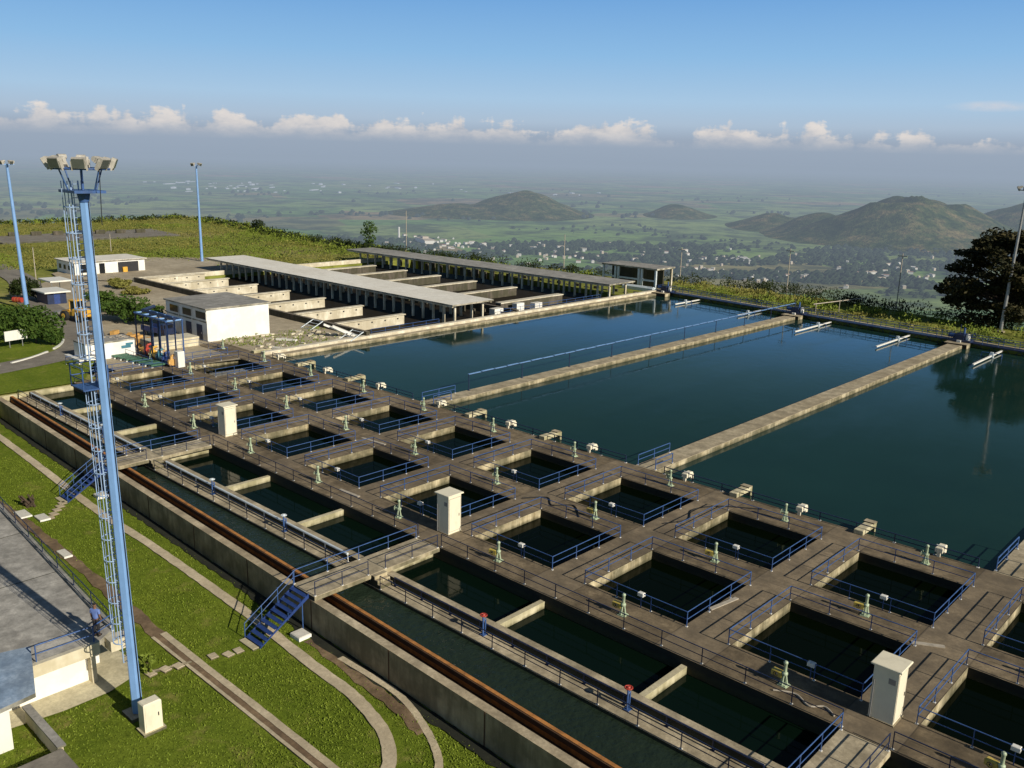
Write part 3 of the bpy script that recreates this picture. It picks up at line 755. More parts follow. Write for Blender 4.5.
# pipe arm beyond the left divider drive
t = empty('pipe_gantry', (-71, fy(-71)+1.5, 0), 'pale thin pipe on posts reaching back from the left divider machinery', 'pipe')
MB().tube((0, 0, 2.0), (3, 16, 2.0), .09, n=8).build('pipe', 'wood_pole', t)
for f in (.05, .5, .98): MB().tube((3*f, 16*f, -.2), (3*f, 16*f, 2.0), .07).build('post', 'wood_pole', t)

# ------------------------------------------------------------------ sheds and baffled tanks
def shed(label, x0, x1, y0, y1, skw, zr, mat, px, th=.25):
    t = empty('filter_shed', (x1, y0, 0), label, 'open shed', 'long open sheds over the old filters')
    poly = [(x0-x1, skw), (0, 0), (0, y1-y0), (x0-x1, y1-y0+skw)]
    MB().prism(poly, zr-th, zr).build('roof', mat, t)
    MB().prism([(x0-x1+.4, skw+.2), (-.3, .2), (-.3, .5), (x0-x1+.4, skw+.5)], zr-th-.25, zr-th-.002).prism([(x0-x1+.4, skw+y1-y0-.5), (-.3, y1-y0-.5), (-.3, y1-y0-.2), (x0-x1+.4, skw+y1-y0-.2)], zr-th-.25, zr-th-.002).build('beam', 'baffle_concrete', t)
    pm = MB().box(-.17, .17, -.17, .17, -1.0, zr-th-.252).mesh('post', 'baffle_concrete')
    n = int((x1-x0)/px); pl = [1.6, y1-y0-1.6]
    for r_ in range(2):
        for j in range(n):
            f = j*px+1.2; link('post', pm, t, (-f, pl[r_]+skw*f/(x1-x0), 0))
    return t
shed('nearer long open shed with pale stained flat roof on concrete posts', -193, -107.8, 101.2, 111.0, 2.0, 2.9, 'roof_light', 2.75)
shed('farther long open shed with grey flat roof on concrete posts', -190, -106.6, 142.6, 151.2, -2.0, 2.95, 'roof_grey', 2.9)
sheet('tank_sludge', [(-183, 82.8), (-106.3, 82.8), (-106.3, 148.3), (-183, 148.3)], -.75, 'sludge')
t = MB().box(-184, -106.4, 82.2, 82.8, -2, 1.0).build('tank_wall', 'tank_concrete'); tag(t, 'long dark outer wall of the old filter tanks facing the debris yard', 'wall')
t = MB().box(-184.6, -184.0, 82.2, 148, -2, .9).build('tank_wall', 'baffle_concrete'); tag(t, 'end wall of the old filter tanks at the far left', 'wall')
for k, x in enumerate([-114.8, -126.1, -137.4, -148.9, -160.4, -171.6, -181.5]):
    t = empty('baffle_wall', (x, 82.85, 0), '%s pale cream baffle wall from the right in front of the nearer shed' % ORD[k], 'wall', 'pale baffle walls before the nearer shed')
    MB().box(-.5, .0, 0, 13.8, -2, .86).build('wall', 'baffle_concrete', t)
    MB().box(-.75, .2, -.0, 14.0, .86, 1.02).build('coping', 'baffle_concrete', t)
    hm = MB().box(.0, .03, -.15, .15, -.2, .02).mesh('hole', 'dark_metal')
    for j in range(5): link('hole', hm, t, (0, 1.6+j*2.7, .45))
for k, x in enumerate([-112.8, -125.2, -137.0, -148.5, -160, -171.5]):
    t = empty('baffle_wall', (x, 118, 0), '%s low beige baffle wall from the right before the farther shed' % ORD[k], 'wall', 'low beige baffle walls between the sheds')
    MB().box(-1.2, .0, 0, 17.6, -2, .78).build('wall', 'tank_concrete', t); MB().box(-1.4, .1, 0, 17.8, .78, .95).build('coping', 'baffle_concrete', t)
# rear backing wall with openings under both sheds
for nm, y, z in (('rear wall pierced by pale openings under the nearer shed', 113.0, .5), ('rear wall pierced by pale openings under the farther shed', 152.6, .5)):
    mb = MB()
    for j in range(30):
        x = -106.8-j*2.6
        mb.box(x-1.15, x, y, y+.3, -1.5, z if j % 2 == 0 else z-.35)
    tag(mb.build('rear_wall', 'tank_concrete'), 'low pale '+nm, 'wall')
t = MB().box(-183, -106.6, 115.6, 116.2, -2, .75).build('tank_wall', 'tank_concrete'); tag(t, 'low dark wall between the two long sheds', 'wall')
# boxes by the near shed end
for k, (x, y, s) in enumerate([(-106.6+.0-2.5, 113.5, 1.1), (-110.8, 121.0, 1.0), (-109.0, 124, 1.0)]):
    tag(MB().box(x-s, x+s*.2, y-s, y+s, -.8, .9, bev=.05).build('concrete_box', 'white_wall'), ('white concrete box beside the near end of the nearer shed', 'white concrete box midway between the shed ends', 'rear white concrete box close to the farther shed')[k], 'concrete box')
for k, (y0, y1) in enumerate([(84, 98), (112.5, 141)]):
    rail(('thin blue railing above the pool wall before the nearer shed', 'thin blue railing above the pool wall between the sheds')[k], [[(-107.6, y0, .0), (-107.6, y1, .0)]], 2.6, 1.0, .035, 'blue_paint', group='railings beside the left pool wall')

# ------------------------------------------------------------------ buildings
def building(label, x0, x1, y0, y1, z1, wall, roof, over=.25, name='building', z0=-.3):
    t = empty(name, (x1, y0, 0), label, 'building')
    a, b = x0-x1, y1-y0
    MB().box(a, 0, 0, b, z0, z1-.22).build('wall', wall, t)
    MB().box(a-over, over, -over, b+over, z1-.22, z1, bev=.04).build('roof', roof, t)
    return t
t = building('white concrete building with grey flat roof and strip windows beside the deck', -131.2, -118.9, 63.2, 73.4, 4.9, 'white_wall', 'roof_grey')
for k in range(3):
    x = -10.9+k*3.95
    w_ = MB().box(x-.15, x+2.95, -.06, -.002, 3.1, 4.35).build('window', 'white_paint', t)
    MB().box(x, x+2.8, -.085, -.062, 3.22, 4.25).build('pane', 'dark_glass', w_)
for k, x in enumerate([-6.2, -3.0]):
    d = MB().box(x, x+1.6, -.06, -.002, .0, 2.3).build('door', 'dark_blue_paint', t)
    MB().box(x+1.35, x+1.42, -.1, -.062, 1.0, 1.2).build('handle', 'grey_metal', d)
MB().box(-12.28, -.02, -.05, -.003, 2.75, 2.95).build('cornice', 'roof_light', t)
for x in (-8.3, -4.3): MB().box(x, x+.15, -.1, -.003, -.2, 4.6).build('downpipe', 'white_paint', t)
t = building('low white flat-roofed building with a blue stain beside the green planks', -121.2, -117.4, 45.4, 52.0, 2.3, 'white_wall', 'roof_grey', .02)
MB().box(.003, .015, 4.6, 5.9, 1.1, 1.5).box(.003, .015, 5.2, 6.2, 1.5, 1.8).build('stain', 'teal_paint', t)
mb = MB()
for k in range(18):
    x, y, s = random.uniform(-3.3, -.5), random.uniform(1, 6), random.uniform(.12, .4)
    mb.box(x-s, x+s, y-s*.5, y+s*.5, 2.3, 2.3+s*.4, rz=random.uniform(0, 3))
tag(mb.build('debris', 'wood_pole', None, (-117.4, 45.4, 0)), 'loose rubble on the roof of the low white building', 'rubble', kind='stuff')
t = building('long low white building with dark open bays at the meadow edge', -209.5, -199.8, 76.6, 92.0, 3.0, 'white_wall', 'roof_light', .4)
for k, (y, w_, m_) in enumerate([(1.2, 1.6, 'dark_glass'), (5.2, 1.2, 'dark_glass'), (9.3, 4.6, 'dark_metal')]):
    o_ = MB().box(-.35 if k == 2 else .003, .03, y, y+w_, .0 if k else .6, 2.4).build('doorway' if k else 'window', m_, t)
MB().box(.04, .5, 10.2, 11.2, 0, 1.3, bev=.05).build('crate', 'yellow_paint', t)
for k, x in enumerate([-8.5, -6, -3.5]): MB().box(x, x+1.2, -.03, -.003, 1.0, 2.0).build('window', 'dark_glass', t)
# pavilion behind the pools
t = empty('pavilion', (-108.4, 161.5, 0), 'open concrete pavilion with flat roof and framed bays behind the far pool corner', 'pavilion')
Lx = 14.5
MB().box(-Lx, .3, -.4, 6.6, 4.15, 4.5, bev=.05).build('roof', 'roof_grey', t)
for x in (-Lx+.3, -10.9, -10.1, -4.6, -3.8, -.2):
    for y in (0, 6.0): MB().box(x-.2, x+.2, y-.2, y+.2, -1, 4.148).build('column', 'mast_pale' if y == 0 else 'baffle_concrete', t)
MB().box(-Lx+.4, -.3, 3.0, 3.3, 0, 4.14).build('rear_wall', 'tank_concrete', t)
MB().box(-Lx+.52, -11.12, -.15, .15, 1.6, 1.95).box(-9.88, -4.82, -.15, .15, 1.6, 1.95).box(-3.58, -.42, -.15, .15, 1.6, 1.95).build('sill', 'mast_pale', t)
MB().box(-6.5, 1.5, -3.4, -2.2, -.3, .9, bev=.3).build('tank', 'mast_pale', t)
# foreground building, bottom left
t = empty('control_building', (-47.6, 15, ZL), 'low building with grey flat roof and bright white end wall at bottom left', 'building')
ex = lambda x: 20.55-.073*(x+72)
def rel(poly): return [(x+47.6, y-15) for x, y in poly]
roofpoly = rel([(-120, 12.2), (-47.55, 12.2), (-47.45, 17.5), (-48.4, ex(-48.4)), (-120, ex(-120))])
MB().prism(roofpoly, 2.2, 2.5).build('roof', 'roof_pale', t)
MB().prism(rel([(-118, 12.4), (-48.0, 12.4), (-48.0, 17.0), (-49.4, 17.0), (-49.4, 18.2), (-118, 22.6)]), -.1, 2.198).build('wall', 'white_wall', t)
MB().prism(rel([(-47.6, 12.25), (-47.28, 12.25), (-47.28, 17.5), (-47.6, 17.5)]), 1.85, 2.56).build('fascia', 'cream_wall', t)
MB().prism(rel([(-120, ex(-120)-.28), (-48.5, ex(-48.5)-.28), (-48.5, ex(-48.5)+.03), (-120, ex(-120)+.03)]), 2.1, 2.62).build('parapet', 'roof_grey', t)
MB().prism(rel([(-48.1, 17.02), (-47.5, 17.02), (-47.5, 17.3), (-48.1, 17.3)]), -.1, 1.848).build('pillar', 'cream_wall', t)
MB().prism(rel([(-47.9, 18.0), (-47.0, 18.0), (-47.0, 19.2), (-47.9, 19.2)]), 1.8, 2.45).build('step_block', 'cream_wall', t)
t = empty('annex_roof', (-44.1, 11.4, ZL), 'lower left annex with peeling blue painted flat roof and white wall', 'building')
def rel2(poly): return [(x+44.1, y-11.4) for x, y in poly]
MB().prism(rel2([(-49.6, 5), (-43.2, 5), (-43.9, 11.2), (-44.15, 13.05), (-48.95, 14.5), (-49.4, 13.0)]), 2.62, 2.85).build('roof', 'blue_roof_paint', t)
MB().prism(rel2([(-47.2, 6), (-44.6, 6), (-44.6, 11.9), (-47.2, 12.15)]), -.1, 2.618).build('wall', 'white_wall', t)
t = empty('garden_wall', (-46.4, 13.2, ZL), 'low cream wall with dark coping beside the pavement at bottom left', 'wall')
MB().box(0, 4.6, -.1, .1, -.1, .9).build('wall', 'cream_wall', t); MB().box(-.05, 4.7, -.2, .2, .9, 1.0).build('coping', 'roof_grey', t)
t = empty('cellar_roof', (-41.7, 10, ZL), 'small dark weathered flat roof at the bottom left corner', 'roof')
MB().box(0, 4.0, -4, 3.2, .7, .9, bev=.04).build('slab', 'asphalt', t); MB().box(.2, 3.8, -3.8, 3.0, -.1, .698).build('wall', 'cream_wall', t)
MB().box(4.0, 4.15, -4, 3.2, .6, 1.0).build('edge', 'path_concrete', t)
t_roof = [o for o in COL.objects if o.name.startswith('control_building')][0]
jm = MB()
for x in (-58, -66, -75, -85): jm.box(x-.03+47.6, x+.03+47.6, 12.4-15, ex(x)-.35-15, 2.501, 2.512)
jm.build('roof_joint', 'dark_strip', t_roof)
# roof railings
rail('green pipe railing along the grey roof edge above the lawn', [[(-84, ex(-84)-.12, .12), (-48.6, ex(-48.6)-.12, .12)]], 3.1, .95, .03, 'dark_blue_paint', group='railings on the grey roof', mids=(.5,))
rail('blue railing across the end of the grey roof by the person', [[(-47.6, 14.3, .12), (-47.5, 17.3, .12), (-48.1, 18.6, .12)]], 2.4, 1.0, .04, 'blue_paint', group='railings on the grey roof')
tag(MB().box(-76.6, -74.9, 22.6, 23.5, ZL+.05, ZL+.18, bev=.02).box(-74.6, -73.2, 23.5, 24.3, ZL+.05, ZL+.2, bev=.02).build('slab', 'white_wall'), 'pair of white slabs lying beside the green roof railing', 'slab')
tag(MB().box(-66.5, -65.0, 22.2, 22.8, ZL+.05, ZL+.2, bev=.02).build('slab', 'white_wall'), 'single small white slab on the soil strip', 'slab')
mb = MB()
for k in range(9):
    a = random.uniform(0, 6.3); mb.tube((-77.6+random.uniform(-.8, .8), 24.2+random.uniform(-.5, .5), ZL), (-77.6+random.uniform(-1, 1), 24.2+random.uniform(-.6, .6), ZL+random.uniform(.3, .9)), .12, .08)
tag(mb.build('log_pile', 'bark'), 'dark heap of cut logs beside the white slabs', 'log pile')

# ------------------------------------------------------------------ light masts
def proj_dir(u, v): return (Fv*F_PX + Rv*(u-512) - Uv*(v-384))
def flood(parent, loc_, yaw, pitch, s=1.0):
    e = bpy.data.objects.new('floodlight', None)
    mb = MB(); b = MB()
    c, sn = math.cos(yaw), math.sin(yaw)
    def tr(x, y, z):
        y2 = y*math.cos(pitch)-z*math.sin(pitch); z2 = y*math.sin(pitch)+z*math.cos(pitch)
        return (loc_[0]+(x*c-y2*sn)*s, loc_[1]+(x*sn+y2*c)*s, loc_[2]+z2*s)
    def bxx(m, x0, x1, y0, y1, z0, z1):
        vs = [tr(*p) for p in ((x0, y0, z0), (x1, y0, z0), (x1, y1, z0), (x0, y1, z0), (x0, y0, z1), (x1, y0, z1), (x1, y1, z1), (x0, y1, z1))]
        m.add(vs, [(3, 2, 1, 0), (4, 5, 6, 7), (0, 1, 5, 4), (1, 2, 6, 5), (2, 3, 7, 6), (3, 0, 4, 7)])
    bxx(mb, -.32, .32, -.12, .12, -.26, .26); bxx(mb, -.22, .22, -.34, -.12, -.16, .16)
    mb.tube(tr(-.22, -.42, 0), tr(.22, -.42, 0), .15*s, n=8)
    bxx(mb, -.38, -.33, -.1, .1, -.4, .1); bxx(mb, .33, .38, -.1, .1, -.4, .1)
    o = mb.build('floodlight', 'flood_body', parent)
    bxx(b, -.29, .29, .121, .14, -.23, .23); b.build('lens', 'lamp_glass', o)
    return o
def lamp_mast(label, base, h, r0, r1, nl=4, detail=False, lean=(0, 0), s=1.0, mat='mast_blue'):
    t = empty('light_mast', base, label, 'light mast', 'tall floodlight masts')
    top = Vector((lean[0], lean[1], h))
    def at(z, dx=0, dy=0): f = z/h; return Vector((lean[0]*f+dx, lean[1]*f+dy, z))
    mb = MB(); n = 6 if detail else 8
    mb.tube((0, 0, 0), top, r0, r1, n=n, smooth=not detail); mb.build('pole', mat, t)
    MB().box(-r0*2, r0*2, -r0*2, r0*2, -.1, .2).build('base', 'pale_concrete', t)
    pl = MB()
    if detail:
        pl.prism([(top.x-1.0, top.y-.7), (top.x+.8, top.y-.7), (top.x+.8, top.y+.7), (top.x-1.0, top.y+.7)], h-.12, h)
        for th in (.3, 1.9, 3.4, 5.0):
            p = Vector((math.cos(th), math.sin(th), 0))
            pl.tube(top+p*.75, top+p*1.15+Vector((0, 0, .95)), .035, n=5)
        pl.tube(top, top+Vector((0, 0, .95)), .06, n=5)
        pl.ring(top+Vector((0, 0, .95)), 1.25, .045, 16)
        for th in (0, math.pi/2):
            p = Vector((math.cos(th), math.sin(th), 0))*1.25; pl.tube(top+p+Vector((0, 0, .95)), top-p+Vector((0, 0, .95)), .04, n=5)
        pl.tube(top-Vector((0, 0, .55)), top-Vector((0, 0, .1)), r1*1.05, r1*1.5, n=6)
    else:
        pl.box(top.x-1.1*s, top.x+1.1*s, top.y-.12, top.y+.12, h-.1, h+.05).box(top.x-.12, top.x+.12, top.y-1.1*s, top.y+1.1*s, h-.1, h+.05)
    pl.build('head_frame', 'blue_paint' if detail else mat, t)
    for a in range(nl):
        th = a*2*math.pi/nl+.35; rad = 1.36 if detail else 1.05*s
        flood(t, top+Vector((math.cos(th)*rad, math.sin(th)*rad, 1.22 if detail else .3)), th-math.pi/2+random.uniform(-.25, .25)*detail, -.45+random.uniform(-.3, .25)*detail, s*(.86 if detail else 1.0))
    if detail:
        # ladder and safety cage on the side away from the sun, two runs with a rest landing
        lm = MB(); cg = MB(); da = Vector((-.88, -.47)); pa = Vector((.47, -.88))
        def lat(z, off, sd): return at(z, da.x*off+pa.x*sd, da.y*off+pa.y*sd)
        for (z0, z1, off) in ((3.2, h*.66, .36), (h*.66+.3, h+.4, .44)):
            for sd_ in (-.24, .24): lm.tube(lat(z0, off, sd_), lat(z1, off, sd_), .036, n=5)
            z = z0
            while z < z1: lm.tube(lat(z, off, -.24), lat(z, off, .24), .018, n=4); z += .3
            z = z0+1.2
            while z < z1:
                ang = [R(50)+R(260)*k_/12 for k_ in range(13)]
                cg.path([lat(z, off+.12-math.cos(a_)*.46, math.sin(a_)*.46) for a_ in ang], .034, 5)
                for sd_ in (-.2, .2): lm.tube(lat(z, off, sd_), lat(z, .1, sd_*.5), .03, n=4)
                z += 1.18
            for th in (R(75), R(128), R(180), R(232), R(285)):
                cg.tube(lat(z0+1.2, off+.12-math.cos(th)*.46, math.sin(th)*.46), lat(z1, off+.12-math.cos(th)*.46, math.sin(th)*.46), .024, n=4)
        lm.build('ladder', 'cage_blue', t); cg.build('safety_cage', 'cage_blue', t)
        ld = MB(); p = lat(h*.66, .75, 0)
        ld.box(p.x-.75, p.x+.75, p.y-.6, p.y+.6, p.z, p.z+.06)
        for dx in (-.75, .7):
            for dy in (-.6, .6): ld.tube((p.x+dx, p.y+dy, p.z), (p.x+dx, p.y+dy, p.z+1.1), .03, n=5)
        for z in (.55, 1.1): ld.path([Vector((p.x+.7, p.y-.6, p.z+z)), Vector((p.x-.75, p.y-.6, p.z+z)), Vector((p.x-.75, p.y+.6, p.z+z)), Vector((p.x+.7, p.y+.6, p.z+z))], .03, 5)
        ld.build('landing', 'blue_paint', t)
        cb = MB().tube(at(1, .33, .1), at(h-.5, .2, .1), .025, n=4).tube(at(h-2.4, -1.15, .4), at(h+.9, -1.3, .5), .02, n=4).tube(at(h-1.5, 1.2, .2), at(h+1.0, 1.25, .3), .02, n=4)
        cb.build('cable', 'dark_metal', t)
    return t
def ray_at_height(u, v, z):
    d = proj_dir(u, v); k = (z-H)/d.z; return Vector((0, 0, H))+d*k
base = Vector((-43.05, 17.55, ZL))
# mast top: height that puts the platform on its picture row, with a slight lean
best = None
for hz in [x*.05 for x in range(440, 540)]:
    p = ray_at_height(83, 190, hz) if hz < H-.01 else None
    if p is None: continue
    d = (Vector((p.x, p.y))-Vector((base.x, base.y))).length
    if best is None or d < best[0]: best = (d, hz, p)
tp = best[2]
lamp_mast('tall pale blue floodlight mast with caged ladder standing on the lawn', base, tp.z-ZL, .30, .215, 8, True, (tp.x-base.x, tp.y-base.y))
t = empty('feeder_pillar', (-41.3, 17.45, ZL), 'cream box pillar at the foot of the near light mast', 'cabinet')
MB().box(-.3, .35, -.48, .48, .15, 1.75, bev=.06).build('body', 'cabinet_paint', t); MB().box(-.42, .47, -.6, .6, 0, .15).build('plinth', 'cream_concrete', t)
d = MB().box(.352, .37, -.4, .4, .3, 1.6).build('door', 'cabinet_paint', t); MB().box(.372, .4, .25, .3, .9, 1.1).build('handle', 'dark_metal', d)
lamp_mast('pale blue floodlight mast by the road at far left', (-162.2, 53.8, 0), 24.0, .38, .22, 4, mat='mast_blue', lean=(-.5, -.5))
lamp_mast('distant blue floodlight mast beside the nearer shed', (-208, 110.3, 0), 23.2, .36, .2, 4, s=1.2)
lamp_mast('grey floodlight mast behind the pools at the right edge', (-41.7, 166.6, 0), 23.6, .3, .17, 4, s=1.2, mat='grey_metal', lean=(.5, .6))
# plain poles
for k, (x, y, h_, lab) in enumerate([(-243, 103, 5, 'short pale pole in the meadow behind the low white building'), (-252, 60, 6, 'short pale pole in the meadow at the far left'), (-196, 166, 12, 'slim pale pole behind the farther shed'), (-143, 172, 9, 'slim pole in the hedge behind the farther shed'), (-113, 178, 8, 'white pole with cross arm rising above the pavilion'), (-86.5, 178, 10, 'wooden utility pole in the hedge behind the middle of the far pools'), (-63.5, 178, 11, 'wooden utility pole in the hedge left of the dark tree'), (-37.5, 174, 9, 'short pole under the dark tree at right'), (-198, 68, 7, 'thin dark post in the yard beside the mast')]):
    t = empty('utility_pole', (x, y, -.3), lab, 'pole', 'plain poles around the site')
    MB().tube((0, 0, 0), (0, 0, h_), .11, .08).build('pole', 'wood_pole', t)
    MB().box(-.9, .9, -.06, .06, h_-.6, h_-.45).build('crossarm', 'wood_pole', t) if k in (4, 5, 6) else MB().tube((0, 0, h_), (0, 0, h_+.12), .14, .05).build('cap', 'grey_metal', t)

# ------------------------------------------------------------------ person on the roof
def skin_mesh(name, verts, edges, mats, root=0, sub=2):
    me = bpy.data.meshes.new(name); me.from_pydata([v[:3] for v in verts], edges, [])
    o = bpy.data.objects.new(name, me); COL.objects.link(o)
    sk = o.modifiers.new('s', 'SKIN'); sk.use_smooth_shade = True
    sb = o.modifiers.new('u', 'SUBSURF'); sb.levels = sub; sb.render_levels = sub
    for i, v in enumerate(verts):
        s = me.skin_vertices[0].data[i]; s.radius = (v[3], v[4] if len(v) > 4 else v[3]); s.use_root = (i == root)
    dg = bpy.context.evaluated_depsgraph_get(); dg.update()
    nm = bpy.data.meshes.new_from_object(o.evaluated_get(dg))
    bpy.data.objects.remove(o); nm.materials.clear(); nm.materials.append(M[mats]); nm.name = name
    return nm
def person(label, loc_, rz, S):
    V = [(0, 0, .93, .12, .085), (0, 0, 1.12, .11, .08), (0, 0, 1.34, .13, .085), (0, 0, 1.45, .07, .06), (0, 0, 1.53, .055), (0, .01, 1.62, .085, .095), (0, .005, 1.71, .075, .085)]
    E_ = [(0, 1), (1, 2), (2, 3), (3, 4), (4, 5), (5, 6)]
    for s in (-1, 1):
        k = len(V)
        V += [(s*.2, 0, 1.39, .055), (s*.24, -.01, 1.13, .045), (s*.25, .06, .9, .034), (s*.25, .08, .83, .036, .022)]
        E_ += [(2, k), (k, k+1), (k+1, k+2), (k+2, k+3)]
        for j in range(4):
            m = len(V); V += [(s*(.25+.0), .05+.024*j, .77-.006*abs(j-1.5), .010), (s*.24, .055+.024*j, .725-.008*abs(j-1.3), .008)]; E_ += [(k+3, m), (m, m+1)]
        m = len(V); V += [(s*.235, .12, .80, .011), (s*.225, .135, .765, .009)]; E_ += [(k+3, m), (m, m+1)]
        k = len(V)
        V += [(s*.09, 0, .85, .06), (s*.10, .01, .48, .045), (s*.10, -.01, .09, .042), (s*.11, .1, .035, .04, .03)]
        E_ += [(0, k), (k, k+1), (k+1, k+2), (k+2, k+3)]
    t = empty('person', loc_, label, 'person', rz=rz); t.scale = (S, S, S)
    link('body', skin_mesh('body', V, E_, 'skin'), t)
    sh = [(0, 0, .86, .165, .125), (0, 0, 1.12, .152, .118), (0, 0, 1.34, .185, .125), (0, 0, 1.46, .075, .068)]; se = [(0, 1), (1, 2), (2, 3)]
    for s in (-1, 1):
        k = len(sh); sh += [(s*.2, 0, 1.39, .075), (s*.235, -.008, 1.17, .066)]; se += [(2, k), (k, k+1)]
    link('shirt', skin_mesh('shirt', sh, se, 'shirt'), t)
    tr_ = [(0, 0, .99, .15, .115)]; te = []
    for s in (-1, 1):
        k = len(tr_); tr_ += [(s*.09, 0, .84, .098), (s*.10, .01, .48, .075), (s*.10, -.01, .07, .066)]; te += [(0, k), (k, k+1), (k+1, k+2)]
    link('trousers', skin_mesh('trousers', tr_, te, 'trousers'), t)
    link('hair', skin_mesh('hair', [(0, -.025, 1.64, .085, .085), (0, -.02, 1.73, .085, .09), (0, .0, 1.765, .05, .06)], [(0, 1), (1, 2)], 'hair'), t)
    nf = MB().box(-.012, .012, .095, .12, 1.60, 1.64).box(-.045, -.02, .09, .1, 1.645, 1.655).box(.02, .045, .09, .1, 1.645, 1.655).box(-.025, .025, .09, .1, 1.565, 1.575)
    nf.build('face', 'hair', t)
    for s in (-1, 1): MB().box(s*.1-.05, s*.1+.05, -.08, .17, 0, .07, bev=.02).build('shoe', 'hair', t)
person('person in pale blue shirt and dark trousers standing on the grey roof', (-48.15, 17.75, .1), R(30), 1.17)

# ------------------------------------------------------------------ left yard objects
t = empty('pipe_gantry', (-117.4, 52.2, 0), 'blue steel gantry of tall posts over the coloured pumps', 'gantry')
for k in range(5):
    x = k*2.15
    MB().tube((x, 0, 0), (x, 0, 5.7), .1).build('post', 'dark_blue_paint', t)
    MB().tube((x, 2.2, 0), (x, 2.2, 5.7), .1).build('post', 'blue_paint', t)
    MB().tube((x, -.1, 5.7), (x, 2.3, 5.7), .12).build('crossbeam', 'mast_blue', t)
MB().tube((-.2, 0, 5.7), (8.8, 0, 5.7), .14).tube((-.2, 2.2, 5.7), (8.8, 2.2, 5.7), .14).build('beam', 'blue_paint', t)
MB().tube((0, 1.1, 5.9), (-5, 5, 5.4), .25, n=8).tube((0, 1.1, 5.9), (8.8, 1.1, 5.9), .22, n=8).build('pipe', 'dark_blue_paint', t)
cols = ['orange_debris', 'red_paint', 'yellow_paint', 'teal_paint', 'stair_blue']; cn = ['brown', 'red', 'yellow', 'teal', 'blue']
for k in range(5):
    t = empty('pump', (-116.6+k*2.1, 52.9-.2*k, 0), '%s pump unit on the deck under the blue gantry' % cn[k], 'pump', 'coloured pump units under the gantry')
    MB().box(-.7, .7, -.4, .4, 0, .2).build('base', 'dark_metal', t)
    MB().tube((-.6, 0, .65), (.3, 0, .65), .42, n=12).build('motor', cols[k], t)
    MB().tube((.3, 0, .6), (.7, 0, .6), .5, n=12).tube((.5, 0, .7), (.5, .0, 1.4), .2, n=8).tube((.5, 0, 1.4), (.5, .6, 1.5), .16, n=8).build('casing', cols[(k+1) % 5], t)
for k in range(7):
    x, y = lerp(-117, -109, k/6), lerp(50.2, 51.4, k/6)
    t = empty('cover_plank', (x, y, 0), '%s green cover plank from the left in the row by the low white building' % ORD[k], 'plank', 'green cover planks beside the pumps')
    MB().box(-.5, .5, -1.6, .4, .22, .42, bev=.02).build('board', 'green_plank', t); MB().box(-.4, -.1, -1.58, -1.3, 0, .218).build('foot', 'white_paint', t); MB().box(.1, .4, -1.58, -1.3, 0, .218).build('foot', 'white_paint', t)
t = empty('small_cabinet', (-106.9, 52.8, 0), 'small white cabinet at the near foot of the blue gantry', 'cabinet')
MB().box(-.45, .45, -.45, .45, .05, 2.1, bev=.04).build('body', 'white_paint', t); MB().box(.452, .47, -.38, .38, .15, 1.9).build('door', 'white_paint', t)
tag(MB().box(-121, -117.6, 54.2, 61.2, -.4, 1.3).build('raised_tank', 'cream_wall'), 'raised beige concrete block with grey top beside the far basins', 'tank')
# wheel loader
t = empty('wheel_loader', (-147.5, 56.2, .03), 'yellow wheel loader parked on the road beside the mast', 'loader', rz=R(195))
MB().box(-3.0, -.2, -1.0, 1.0, .9, 2.0, bev=.2).box(-.2, 1.9, -.8, .8, .8, 1.5, bev=.1).build('body', 'yellow_paint', t)
c_ = MB().box(-.9, .7, -.75, .75, 3.2, 3.4, bev=.06)
for a in (-.85, .62):
    for b in (-.72, .65): c_.box(a, a+.1, b, b+.1, 1.9, 3.2)
cb = c_.build('cab', 'yellow_paint', t); MB().box(-.74, .6, -.6, .6, 2.0, 3.19).build('window', 'dark_glass', cb)
for x in (-2.0, 1.4):
    for y in (-1.15, 1.15):
        w_ = MB().tube((x, y-.28, .8), (x, y+.28, .8), .8, n=16).build('wheel', 'rubber', t)
        MB().tube((x, y-.3, .8), (x, y+.3, .8), .4, n=12).build('rim', 'yellow_paint', w_)
a_ = MB()
for y in (-.6, .6): a_.tube((.8, y, 1.7), (2.6, y, 1.3), .14).tube((2.6, y, 1.3), (3.3, y, .5), .14)
a_.build('lift_arm', 'yellow_paint', t)
bk = MB(); bk.add([(3.2, -1.4, .15), (3.2, 1.4, .15), (4.4, 1.4, .1), (4.4, -1.4, .1), (3.1, -1.4, 1.2), (3.1, 1.4, 1.2), (3.7, 1.4, 1.3), (3.7, -1.4, 1.3)], [(0, 3, 2, 1), (0, 1, 5, 4), (4, 5, 6, 7), (0, 4, 7, 3), (1, 2, 6, 5)]); bk.build('bucket', 'grey_metal', t)
t = empty('blue_shed', (-168, 60.0, 0), 'small blue shed with white roof beside the road', 'shed')
MB().box(-2.6, 2.4, -1.6, 1.6, -.1, 2.0).build('wall', 'dark_blue_paint', t); MB().box(-3.2, 3.0, -2.2, 2.2, 2.0, 2.25, bev=.05).build('roof', 'white_paint', t); MB().box(2.402, 2.43, -.5, .5, 0, 1.8).build('door', 'stair_blue', t)
t = empty('canopy', (-178, 64.5, 0), 'white canopy on posts behind the blue shed', 'canopy')
MB().box(-3, 3, -2, 2, 2.5, 2.75, bev=.05).build('roof', 'white_paint', t)
for a in (-2.7, 2.7):
    for b in (-1.7, 1.7): MB().tube((a, b, 0), (a, b, 2.5), .07).build('post', 'grey_metal', t)
t = empty('sign_board', (-132.5, 42.1, 0), 'blank white sign board on a post in the grass island', 'sign', rz=R(12))
MB().box(-.06, .06, -1.55, 1.55, 1.0, 2.35).build('board', 'white_paint', t)
